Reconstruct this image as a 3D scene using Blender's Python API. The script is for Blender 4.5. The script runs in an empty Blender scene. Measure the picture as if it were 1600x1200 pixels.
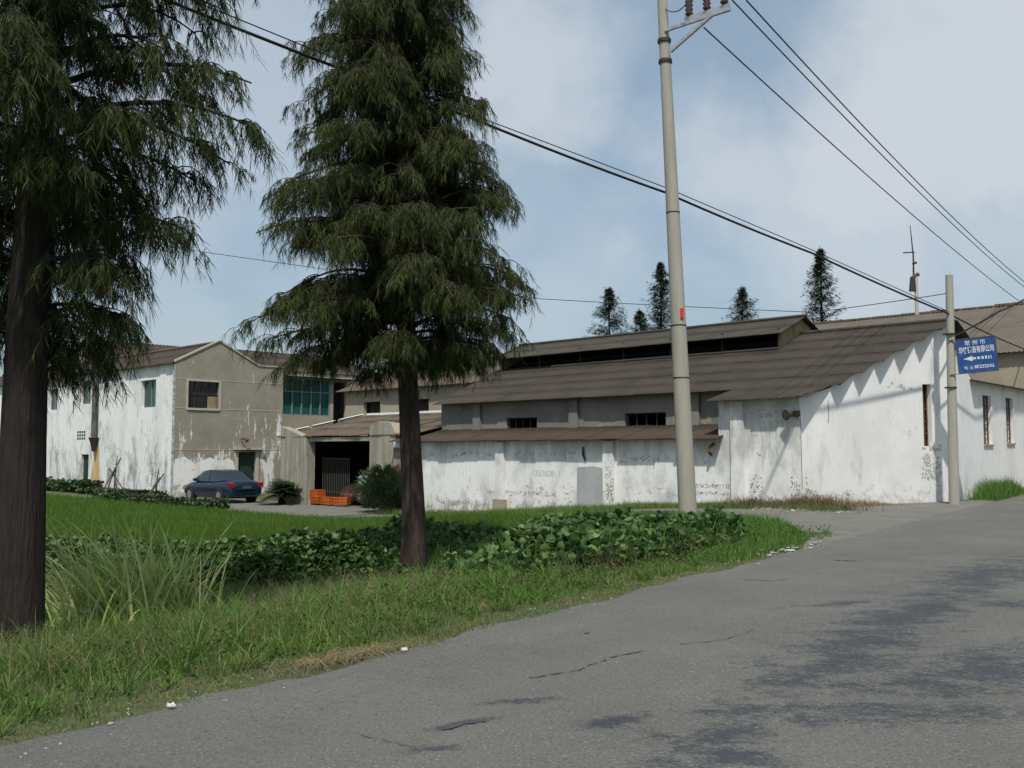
import bpy, math, random
import numpy as np
from mathutils import Vector, Matrix
R = math.radians
rnd = random.Random(7)
rng = np.random.default_rng(11)
S = bpy.context.scene
COL = S.collection

# ------------------------------------------------------------------ camera, sky, sun, exposure
F_PX, HOR = 1500.0, 703.0
CZ = 1.6
TH = math.atan((HOR - 600) / F_PX)
cam_d = bpy.data.cameras.new("camera")
cam = bpy.data.objects.new("camera", cam_d); COL.objects.link(cam)
cam.location = (0, 0, CZ); cam.rotation_euler = (math.pi / 2 + TH, 0, 0)
cam_d.sensor_fit = 'HORIZONTAL'; cam_d.sensor_width = 36
cam_d.lens = 36 * F_PX / 1600; cam_d.clip_start = 0.05; cam_d.clip_end = 2000
S.camera = cam

SUN_EL = R(58)
sun_h = Vector((-0.08, -1, 0)).normalized()
sun_dir = Vector((sun_h.x * math.cos(SUN_EL), sun_h.y * math.cos(SUN_EL), math.sin(SUN_EL)))
sd = bpy.data.lights.new("sun", 'SUN'); sd.energy = 3.6; sd.angle = R(1.2); sd.color = (1, .955, .88)
so = bpy.data.objects.new("sun", sd); COL.objects.link(so)
so.rotation_euler = sun_dir.to_track_quat('Z', 'Y').to_euler()

W = bpy.data.worlds.new("World"); S.world = W; W.use_nodes = True
wt = W.node_tree; wt.nodes.clear()
def wn(t, **k):
    n = wt.nodes.new(t)
    for a, b in k.items(): setattr(n, a, b)
    return n
out = wn('ShaderNodeOutputWorld'); bg = wn('ShaderNodeBackground'); bg.inputs[1].default_value = .1
sky = wn('ShaderNodeTexSky'); sky.sky_type = 'NISHITA'; sky.sun_disc = False
sky.sun_elevation = SUN_EL; sky.sun_rotation = math.atan2(sun_h.x, sun_h.y)
sky.air_density = 1.1; sky.dust_density = 2.5; sky.ozone_density = 1.2
tc = wn('ShaderNodeTexCoord'); mp = wn('ShaderNodeMapping'); mp.inputs['Scale'].default_value = (1.0, 1.0, 1.7)
mp.inputs['Location'].default_value = (.35, .1, .22)
nz = wn('ShaderNodeTexNoise'); nz.inputs['Scale'].default_value = 2.6; nz.inputs['Detail'].default_value = 6; nz.inputs['Roughness'].default_value = .5
nz.inputs['Distortion'].default_value = .25
mr = wn('ShaderNodeMapRange'); mr.inputs[1].default_value = .43; mr.inputs[2].default_value = .58; mr.inputs[3].default_value = .34; mr.inputs[4].default_value = 1.0
mr.interpolation_type = 'SMOOTHSTEP'
nz2 = wn('ShaderNodeTexNoise'); nz2.inputs['Scale'].default_value = 5; nz2.inputs['Detail'].default_value = 5
cr = wn('ShaderNodeMix', data_type='RGBA')
cr.inputs[6].default_value = (3.9, 5.0, 5.85, 1); cr.inputs[7].default_value = (5.3, 5.75, 6.25, 1)
mx = wn('ShaderNodeMix', data_type='RGBA')
lk = wt.links.new
lk(tc.outputs['Generated'], mp.inputs[0]); lk(mp.outputs[0], nz.inputs[0]); lk(mp.outputs[0], nz2.inputs[0])
lk(nz.outputs[0], mr.inputs[0]); lk(mr.outputs[0], mx.inputs[0]); lk(nz.outputs[0], cr.inputs[0])
lk(sky.outputs[0], mx.inputs[6]); lk(cr.outputs[2], mx.inputs[7]); lk(mx.outputs[2], bg.inputs[0]); lk(bg.outputs[0], out.inputs[0])
mr2 = wn('ShaderNodeMapRange'); mr2.inputs[1].default_value = .46; mr2.inputs[2].default_value = .60; mr2.interpolation_type = 'SMOOTHSTEP'
nz2.inputs['Scale'].default_value = 3.4; nz2.inputs['Roughness'].default_value = .55
lk(nz2.outputs[0], mr2.inputs[0]); lk(mr2.outputs[0], cr.inputs[0])

geo_d = wn('ShaderNodeTexCoord'); nd = wn('ShaderNodeTexNoise'); nd.inputs['Scale'].default_value = 4.5; nd.inputs['Detail'].default_value = 7; nd.inputs['Roughness'].default_value = .55
lk(geo_d.outputs['Generated'], nd.inputs[0])
acc = None
for (px, py, rad, amt) in ((1500, 130, .20, 1), (1330, 330, .16, .8), (1130, 270, .11, .85), (790, 90, .13, .9), (980, 370, .07, .8), (880, 200, .05, .6), (330, 150, .22, .6), (500, 480, .10, .6), (1560, 330, .16, .7), (690, -80, .14, .8), (850, 470, .10, .5)):
    a_ = (px - 800) / F_PX; b_ = (600 - py) / F_PX
    dv = Vector((a_, math.cos(TH) - b_ * math.sin(TH), math.sin(TH) + b_ * math.cos(TH))).normalized()
    ds = wn('ShaderNodeVectorMath', operation='DISTANCE'); lk(geo_d.outputs['Generated'], ds.inputs[0]); ds.inputs[1].default_value = dv
    dn_ = wn('ShaderNodeMath', operation='MULTIPLY_ADD'); lk(nd.outputs[0], dn_.inputs[0]); dn_.inputs[1].default_value = -.42; lk(ds.outputs['Value'], dn_.inputs[2])
    m_ = wn('ShaderNodeMapRange', interpolation_type='SMOOTHSTEP'); m_.inputs[1].default_value = rad - .19; m_.inputs[2].default_value = rad - .33; m_.inputs[4].default_value = amt
    lk(dn_.outputs[0], m_.inputs[0])
    if acc is None: acc = m_.outputs[0]
    else:
        mm = wn('ShaderNodeMath', operation='MAXIMUM'); lk(acc, mm.inputs[0]); lk(m_.outputs[0], mm.inputs[1]); acc = mm.outputs[0]
mq = wn('ShaderNodeMath', operation='MULTIPLY'); mq.inputs[1].default_value = .35; lk(mr2.outputs[0], mq.inputs[0])
mm = wn('ShaderNodeMath', operation='MAXIMUM'); lk(mq.outputs[0], mm.inputs[0]); lk(acc, mm.inputs[1]); lk(mm.outputs[0], cr.inputs[0])
mf = wn('ShaderNodeMapRange'); mf.inputs[3].default_value = .42; mf.inputs[4].default_value = .95; lk(mm.outputs[0], mf.inputs[0]); lk(mf.outputs[0], mx.inputs[0])
S.view_settings.view_transform = 'Standard'; S.view_settings.look = 'None'
S.view_settings.exposure = 0.2; S.view_settings.gamma = 1

# ------------------------------------------------------------------ coordinates
def ray(px, py):
    a = (px - 800) / F_PX; b = (600 - py) / F_PX
    return Vector((a, math.cos(TH) - b * math.sin(TH), math.sin(TH) + b * math.cos(TH)))
def at(px, py, Y):
    r = ray(px, py); t = Y / r.y
    return Vector((r.x * t, Y, CZ + r.z * t))
def onz(px, py, z=0.0):
    r = ray(px, py); t = (z - CZ) / r.z
    return Vector((r.x * t, r.y * t, z))
AZ = R(46)
Uv = Vector((-math.sin(AZ), math.cos(AZ), 0)); Vv = Vector((math.cos(AZ), math.sin(AZ), 0))
O = Vector((8.054, 26.902, 0)); OL = Vector((-17.95, 51.09, 0))
P0 = np.array((-2.8, 5.2)); DR = np.array((.5797, .8148)); NR = np.array((-.8148, .5797))
def ss(x, a, b):
    t = np.clip((np.asarray(x, float) - a) / (b - a), 0, 1); return t * t * (3 - 2 * t)
def sd_of(x, y):
    dx = np.asarray(x, float) - P0[0]; dy = np.asarray(y, float) - P0[1]
    return dx * DR[0] + dy * DR[1], dx * NR[0] + dy * NR[1]
def gz(x, y):
    s, d = sd_of(x, y)
    k = ss(s, 10, 22)
    z = -(1 - k) * .6 * ss(d, .8, 6) - k * .88 * ss(d, 4, 20)
    z = z + .85 * ss(s, 31, 34.5) * ss(d, -.3, 1.4) * (1 - ss(d, 4, 8))
    z = z - .03 * ((d < 0) & (d > -7.2)) - .02
    return z
def vu(x, y):
    x = np.asarray(x, float) - O.x; y = np.asarray(y, float) - O.y
    return x * Vv.x + y * Vv.y, x * Uv.x + y * Uv.y
def loc(v, u, z=0, o=O): return o + Vv * v + Uv * u + Vector((0, 0, z))

# ------------------------------------------------------------------ materials
MATS = {}
def mat(name, col, rough=.85, layers=(), bump=None, metal=0, spec=.3, island=None, sheen=0, trans=0):
    m = bpy.data.materials.new(name); m.use_nodes = True; MATS[name] = m
    nt = m.node_tree; N = nt.nodes; L = nt.links.new
    b = N['Principled BSDF']; b.inputs['Roughness'].default_value = rough; b.inputs['Metallic'].default_value = metal
    b.inputs['Specular IOR Level'].default_value = spec
    geo = N.new('ShaderNodeNewGeometry')
    cur = None
    def c4(c): return (c[0], c[1], c[2], 1)
    if island:
        cr = N.new('ShaderNodeValToRGB'); L(geo.outputs['Random Per Island'], cr.inputs[0])
        els = cr.color_ramp.elements
        els[0].color = c4(island[0]); els[1].color = c4(island[-1])
        for i, c in enumerate(island[1:-1]):
            e = els.new((i + 1) / (len(island) - 1)); e.color = c4(c)
        cur = cr.outputs[0]
    for ly in layers:
        mp = N.new('ShaderNodeMapping'); mp.inputs['Scale'].default_value = ly.get('sc', (1, 1, 1)); mp.inputs['Location'].default_value = ly.get('of', (0, 0, 0))
        mp.inputs['Rotation'].default_value = (0, 0, ly.get('rot', 0))
        if 'tr' in ly: mp.vector_type = 'TEXTURE'; mp.inputs['Rotation'].default_value = (0, 0, ly['tr'])
        L(geo.outputs['Position'], mp.inputs[0])
        if ly.get('vor'):
            nz = N.new('ShaderNodeTexVoronoi'); nz.feature = ly['vor']; nz.inputs['Scale'].default_value = ly.get('s', 1)
        else:
            nz = N.new('ShaderNodeTexNoise'); nz.inputs['Scale'].default_value = ly.get('s', 1); nz.inputs['Detail'].default_value = ly.get('det', 6)
            nz.inputs['Roughness'].default_value = ly.get('ro', .6); nz.inputs['Distortion'].default_value = ly.get('dis', 0)
        L(mp.outputs[0], nz.inputs[0])
        src = nz.outputs[0]
        if 'z' in ly:   # raise the mask towards a height: (z_full, z_none, how much)
            sx = N.new('ShaderNodeSeparateXYZ'); L(geo.outputs['Position'], sx.inputs[0])
            zr = N.new('ShaderNodeMapRange'); zr.inputs[1].default_value = ly['z'][0]; zr.inputs[2].default_value = ly['z'][1]
            zr.inputs[3].default_value = ly['z'][2]; zr.inputs[4].default_value = 0
            L(sx.outputs[2], zr.inputs[0])
            ad = N.new('ShaderNodeMath'); ad.operation = 'ADD'; L(src, ad.inputs[0]); L(zr.outputs[0], ad.inputs[1]); src = ad.outputs[0]
        r = N.new('ShaderNodeMapRange'); r.inputs[1].default_value = ly['lo']; r.inputs[2].default_value = ly['hi']; r.inputs[4].default_value = ly.get('amt', 1)
        L(src, r.inputs[0])
        mx = N.new('ShaderNodeMix'); mx.data_type = 'RGBA'
        if cur is None: mx.inputs[6].default_value = c4(col)
        else: L(cur, mx.inputs[6])
        mx.inputs[7].default_value = c4(ly['c']); L(r.outputs[0], mx.inputs[0])
        if ly.get('mul'): mx.blend_type = 'MULTIPLY'
        cur = mx.outputs[2]
    if cur is None: b.inputs['Base Color'].default_value = c4(col)
    else: L(cur, b.inputs['Base Color'])
    if bump:
        nz = N.new('ShaderNodeTexNoise'); nz.inputs['Scale'].default_value = bump[0]; nz.inputs['Detail'].default_value = 6
        mpb = N.new('ShaderNodeMapping'); mpb.inputs['Scale'].default_value = bump[2] if len(bump) > 2 else (1, 1, 1)
        L(geo.outputs['Position'], mpb.inputs[0]); L(mpb.outputs[0], nz.inputs[0])
        bp = N.new('ShaderNodeBump'); bp.inputs['Strength'].default_value = 1; bp.inputs['Distance'].default_value = bump[1]
        L(nz.outputs[0], bp.inputs['Height']); L(bp.outputs[0], b.inputs['Normal'])
    if trans:
        tr = N.new('ShaderNodeBsdfTranslucent'); ms = N.new('ShaderNodeMixShader'); ms.inputs[0].default_value = trans
        if cur is None: tr.inputs[0].default_value = c4(col)
        else: L(cur, tr.inputs[0])
        L(b.outputs[0], ms.inputs[1]); L(tr.outputs[0], ms.inputs[2]); L(ms.outputs[0], N['Material Output'].inputs[0])
    return m

WALLC = (.74, .745, .73)
streak = dict(sc=(2.2, 2.2, .28))
white_layers = lambda dirty=0.0: [
    dict(c=(.60, .61, .585), s=.55, lo=.45, hi=.68, amt=.6, det=4),
    dict(c=(.44, .44, .42), s=1.6, sc=(1.6, 1.6, .3), lo=.60 - dirty, hi=.78 - dirty, amt=.7, ro=.7),
    dict(c=(.33, .30, .25), s=2.2, sc=(1.5, 1.5, .8), lo=.655 - dirty, hi=.70 - dirty, amt=.8, ro=.72),
    dict(c=(.15, .15, .14), s=6, sc=(2.2, 2.2, .35), lo=.69, hi=.76, amt=.55, ro=.75),
]
mat('white_wall', WALLC, .9, [
    dict(c=(.62, .625, .60), s=.7, lo=.45, hi=.66, amt=.55, det=5),
    dict(c=(.36, .365, .34), s=1.3, sc=(1, 1, .55), lo=.50, hi=.66, z=(2.1, .9, .13), amt=.6, det=7, ro=.65, of=(1, 1, 1)),
    dict(c=(.20, .195, .17), s=4.0, sc=(1.6, 1.6, .22), lo=.60, hi=.74, z=(2.0, .6, .07), amt=.6, ro=.72),
    dict(c=(.36, .31, .22), s=1.5, sc=(1, 1, 2.2), lo=.615, hi=.64, z=(-.3, .9, .035), amt=.85, ro=.78, det=10, of=(9, 4, 5)),
    dict(c=(.27, .255, .21), s=3.2, sc=(1, 1, .6), lo=.62, hi=.76, z=(-.9, .15, .27), amt=.85, ro=.78, of=(3, 1, 5)),
    dict(c=(.10, .10, .09), s=9, sc=(1.4, 1.4, .6), lo=.68, hi=.73, amt=.7, ro=.75, of=(2, 8, 3))], bump=(7, .006))
mat('white_wall_road', (.75, .755, .745), .9, [
    dict(c=(.62, .62, .60), s=.55, lo=.42, hi=.64, amt=.7, det=5),
    dict(c=(.44, .445, .43), s=1.2, sc=(1.3, 1.3, .5), lo=.56, hi=.70, amt=.6, det=7, ro=.68),
    dict(c=(.30, .30, .28), s=4.5, sc=(1.8, 1.8, .2), lo=.62, hi=.74, amt=.5, ro=.72, of=(6, 2, 0)),
    dict(c=(.50, .45, .36), s=1.7, lo=.635, hi=.655, amt=.6, ro=.8, det=10, of=(2, 6, 3)),
    dict(c=(.36, .33, .28), s=3.0, lo=.62, hi=.78, z=(-.2, .8, .26), amt=.7, ro=.8),
    dict(c=(.12, .12, .11), s=8, sc=(1.6, 1.6, .5), lo=.69, hi=.74, amt=.6, ro=.75)], bump=(7, .005))
mat('white_wall_factory', (.74, .76, .75), .9, [
    dict(c=(.52, .54, .52), s=.8, sc=(1.2, 1.2, .6), lo=.46, hi=.66, amt=.6, det=7, ro=.65),
    dict(c=(.24, .235, .21), s=1.0, sc=(1.3, 1.3, .5), lo=.55, hi=.68, z=(-.9, 3.4, .115), amt=.85, ro=.78, det=9),
    dict(c=(.14, .145, .135), s=3.4, sc=(1.4, 1.4, .25), lo=.60, hi=.72, z=(6.8, 5.0, .10), amt=.65, ro=.75),
    dict(c=(.30, .28, .24), s=3.2, sc=(1.4, 1.4, .7), lo=.63, hi=.68, amt=.7, ro=.8, of=(3, 3, 3))], bump=(6, .012))
mat('cement_render', (.275, .25, .20), .92, [
    dict(c=(.215, .195, .155), s=1.1, lo=.42, hi=.66, det=5, amt=.8),
    dict(c=(.33, .31, .27), s=3.0, sc=(1.5, 1.5, .25), lo=.58, hi=.75, amt=.6, ro=.7),
    dict(c=(.66, .67, .66), s=1.25, sc=(1.7, 1.7, .42), lo=.655, hi=.70, z=(.6, 5.6, .16), amt=.95, ro=.75, of=(1.3, 5.1, 0)),
    dict(c=(.62, .63, .62), s=1.6, sc=(2.0, 2.0, .5), lo=.66, hi=.72, z=(7.6, 5.6, .05), amt=.8, ro=.75, of=(4.3, 2.1, 0)),
    dict(c=(.10, .09, .07), s=2.5, sc=(2.4, 2.4, .3), lo=.64, hi=.76, amt=.55, ro=.7)], bump=(12, .01))
mat('cement_grey', (.20, .19, .165), .92, [
    dict(c=(.14, .135, .12), s=.8, lo=.42, hi=.62, det=5, amt=.8),
    dict(c=(.30, .27, .20), s=2.2, sc=(1, 1, 1.2), lo=.62, hi=.70, z=(2.2, 3.0, .12), amt=.7),
    dict(c=(.10, .10, .085), s=3, sc=(2, 2, .3), lo=.60, hi=.76, amt=.6)], bump=(10, .01))
mat('cement_beige', (.34, .30, .225), .92, [
    dict(c=(.27, .235, .18), s=.9, lo=.42, hi=.66, amt=.8), dict(c=(.14, .13, .11), s=2.4, sc=(1.6, 1.6, .25), lo=.62, hi=.76, amt=.5)], bump=(8, .01))
mat('pier_concrete', (.29, .275, .225), .93, [
    dict(c=(.19, .185, .14), s=1.8, sc=(2.6, 2.6, .16), lo=.42, hi=.60, amt=.85, ro=.7), dict(c=(.46, .45, .40), s=2.4, sc=(2.4, 2.4, .2), lo=.56, hi=.70, amt=.7),
    dict(c=(.18, .13, .07), s=1.2, lo=.6, hi=.72, amt=.6)], bump=(9, .015))
mat('concrete_pole', (.33, .315, .27), .85, [
    dict(c=(.27, .26, .215), s=2.4, sc=(3, 3, .3), lo=.4, hi=.7, amt=.8), dict(c=(.20, .19, .15), s=9, sc=(3, 3, .4), lo=.58, hi=.75, amt=.5)], bump=(30, .004))
def roofmat(name, base, dark, light, moss):
    mat(name, base, .93, [
        dict(c=dark, s=.9, lo=.36, hi=.66, det=7, amt=.9, ro=.65),
        dict(c=light, s=3.4, sc=(1, 1, 1), lo=.60, hi=.74, amt=.45, ro=.75),
        dict(c=moss, s=1.7, lo=.60, hi=.72, amt=.6, ro=.7, of=(5, 5, 5)),
        dict(c=(.028, .024, .019), s=7, lo=.60, hi=.76, amt=.6, ro=.75), dict(c=(.30, .29, .25), s=2.6, lo=.735, hi=.75, amt=.8, ro=.8, det=9, of=(2, 7, 1))], bump=(20, .01))
roofmat('roof_brown', (.056, .046, .035), (.037, .031, .025), (.084, .074, .060), (.068, .060, .040))
roofmat('roof_grey', (.062, .054, .043), (.042, .037, .031), (.10, .09, .075), (.07, .068, .048))
roofmat('roof_plum', (.062, .046, .034), (.044, .033, .026), (.085, .068, .054), (.06, .05, .036))
roofmat('roof_tan', (.125, .098, .068), (.075, .058, .042), (.22, .155, .09), (.12, .10, .07))
roofmat('roof_taupe', (.128, .108, .084), (.095, .08, .064), (.16, .14, .112), (.12, .115, .08))
mat('timber_tan', (.30, .24, .13), .9, [dict(c=(.16, .12, .07), s=2, sc=(3, 3, .4), lo=.42, hi=.68, amt=.9)])
mat('fascia', (.42, .39, .32), .85, [dict(c=(.3, .27, .21), s=2, lo=.5, hi=.7, amt=.7)])
mat('white_paint', (.78, .78, .76), .6, [dict(c=(.45, .43, .38), s=5, lo=.55, hi=.7, amt=.6)])
mat('grey_patch', (.37, .385, .385), .9, [dict(c=(.32, .335, .335), s=1.6, lo=.4, hi=.6, amt=1)])
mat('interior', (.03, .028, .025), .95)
mat('dark_steel', (.035, .03, .028), .6, [dict(c=(.10, .045, .02), s=6, lo=.5, hi=.7, amt=.7)])
mat('rust', (.16, .07, .03), .9, [dict(c=(.07, .035, .02), s=8, lo=.45, hi=.65)])
mat('green_glass', (.012, .075, .065), .12, [dict(c=(.02, .11, .10), s=.9, lo=.4, hi=.6)], spec=.6)
mat('window_frame', (.16, .22, .21), .5)
mat('dark_glass', (.02, .025, .028), .08, spec=.7)
mat('drain_pipe', (.11, .11, .09), .7, [dict(c=(.045, .045, .04), s=3, sc=(1, 1, .3), lo=.45, hi=.65)])
mat('rust_stain', (.50, .33, .13), .9, [dict(c=(.60, .42, .25), s=1.7, sc=(2, 2, .3), lo=.42, hi=.62)])
mat('galvanised', (.50, .51, .51), .45, [dict(c=(.28, .28, .27), s=6, lo=.45, hi=.7, amt=.7)], metal=.6)
mat('insulator', (.05, .025, .02), .25, spec=.6)
mat('cable', (.012, .012, .013), .6)
mat('cable_grey', (.05, .055, .06), .6)
mat('sign_blue', (.015, .055, .20), .45, [dict(c=(.02, .09, .22), s=5, lo=.45, hi=.65)])
mat('sign_white', (.62, .64, .60), .6, [dict(c=(.35, .42, .46), s=22, lo=.45, hi=.65)])
mat('graffiti', (.50, .63, .62), .9)
mat('graffiti_grey', (.40, .46, .46), .9)
mat('bark_dark', (.028, .022, .018), .95, [
    dict(c=(.017, .013, .011), s=4.5, sc=(5, 5, .55), lo=.42, hi=.60, ro=.7), dict(c=(.075, .055, .042), s=5, sc=(6, 6, .5), lo=.60, hi=.74, amt=.6)], bump=(6, .05, (6, 6, .55)))
mat('bark_red', (.064, .045, .036), .95, [
    dict(c=(.032, .023, .019), s=4.5, sc=(6, 6, .55), lo=.42, hi=.58, ro=.7), dict(c=(.10, .07, .055), s=5, sc=(7, 7, .5), lo=.58, hi=.74, amt=.5)], bump=(6, .04, (7, 7, .55)))
mat('needles', (.03, .05, .01), .7, [dict(c=(.050, .062, .016), s=1.1, lo=.42, hi=.62, amt=.6)],
    island=[(.014, .027, .008), (.027, .047, .012), (.046, .070, .017), (.075, .096, .028)], spec=.25, trans=.28)
mat('needles_cool', (.03, .05, .01), .7, [dict(c=(.030, .042, .013), s=1.3, lo=.42, hi=.62, amt=.6)],
    island=[(.015, .029, .009), (.032, .052, .013), (.058, .083, .019), (.105, .120, .032)], spec=.25, trans=.28)
mat('fir', (.02, .03, .015), .85, island=[(.016, .028, .014), (.030, .045, .022), (.046, .060, .034)])
mat('grass', (.1, .15, .03), .75, [dict(c=(.12, .135, .05), s=.8, lo=.42, hi=.60, amt=.6), dict(c=(.10, .21, .05), s=1.7, lo=.54, hi=.68, amt=.55, of=(4, 2, 0))],
    island=[(.058, .112, .024), (.10, .185, .035), (.155, .25, .05), (.24, .28, .10)], spec=.3, trans=.35)
mat('grass_bright', (.1, .15, .03), .75, island=[(.055, .13, .024), (.095, .20, .035), (.15, .26, .055)], spec=.3, trans=.35)
mat('rice', (.07, .14, .02), .75, [dict(c=(.062, .115, .018), s=.5, sc=(1, 3, 1), rot=.7, lo=.42, hi=.62, amt=.8)],
    island=[(.06, .125, .015), (.085, .17, .02), (.115, .205, .03)], spec=.25, trans=.35)
mat('reed', (.2, .28, .07), .6, island=[(.15, .25, .04), (.30, .42, .09), (.48, .56, .18), (.58, .54, .28), (.20, .30, .05)], spec=.35, trans=.35)
mat('dry_grass', (.3, .24, .13), .85, island=[(.14, .10, .05), (.26, .20, .11), (.36, .29, .17), (.18, .15, .09)], trans=.2)
mat('seed', (.2, .15, .09), .85, island=[(.14, .11, .06), (.22, .18, .10), (.17, .10, .08), (.10, .10, .045)], trans=.2)
mat('leaf', (.05, .10, .03), .55, [dict(c=(.11, .15, .04), s=2.2, lo=.60, hi=.70, amt=.5)],
    island=[(.026, .065, .020), (.050, .110, .030), (.085, .155, .045), (.16, .235, .075)], spec=.3, trans=.25)
mat('weed_leaf', (.05, .10, .03), .8, island=[(.045, .085, .022), (.07, .12, .03), (.10, .16, .04)], spec=.1, trans=.3)
mat('shrub', (.03, .06, .02), .5, island=[(.020, .045, .018), (.036, .068, .024), (.060, .095, .034)], spec=.4, trans=.15)
mat('soil', (.085, .080, .045), .95, [dict(c=(.06, .085, .03), s=1.4, lo=.4, hi=.6), dict(c=(.15, .125, .085), s=3, lo=.6, hi=.75)], bump=(6, .05))
mat('lane_concrete', (.15, .145, .128), .93, [dict(c=(.125, .122, .107), s=1.1, lo=.4, hi=.62), dict(c=(.12, .085, .065), s=2.3, lo=.64, hi=.72, amt=.7), dict(c=(.21, .205, .18), s=9, lo=.55, hi=.7, amt=.5)], bump=(14, .012))
mat('rubble', (.42, .40, .36), .95, island=[(.14, .13, .10), (.26, .25, .21), (.42, .40, .36)])
mat('litter', (.7, .7, .7), .8, island=[(.40, .40, .40), (.55, .55, .54), (.35, .34, .30)])
mat('orange_plastic', (.34, .09, .016), .5, [dict(c=(.45, .10, .02), s=3, lo=.45, hi=.65)])
mat('white_cloth', (.72, .74, .80), .85, [dict(c=(.10, .13, .25), s=6, lo=.52, hi=.56)])
mat('pink_cloth', (.35, .13, .12), .9)
mat('car_paint', (.005, .015, .036), .25, spec=.5)
MATS['car_paint'].node_tree.nodes['Principled BSDF'].inputs['Coat Weight'].default_value = .3
mat('car_glass', (.012, .018, .02), .06, spec=.8)
mat('tyre', (.02, .02, .02), .9); mat('rim', (.5, .5, .52), .3, metal=.8)
mat('tail_red', (.20, .008, .010), .15, spec=.7); mat('plate', (.06, .09, .14), .5); mat('black_plastic', (.02, .02, .02), .6)
mat('red_paint', (.5, .03, .03), .7)
mat('lamp_brown', (.07, .045, .03), .7)
mat('horn_brown', (.10, .085, .05), .6, [dict(c=(.05, .035, .03), s=9, lo=.45, hi=.6)])
mat('bamboo', (.12, .095, .065), .8, [dict(c=(.05, .04, .035), s=7, lo=.45, hi=.6)])
mat('green_gate', (.022, .035, .028), .7)
mat('flower', (.5, .04, .06), .6)

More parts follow.
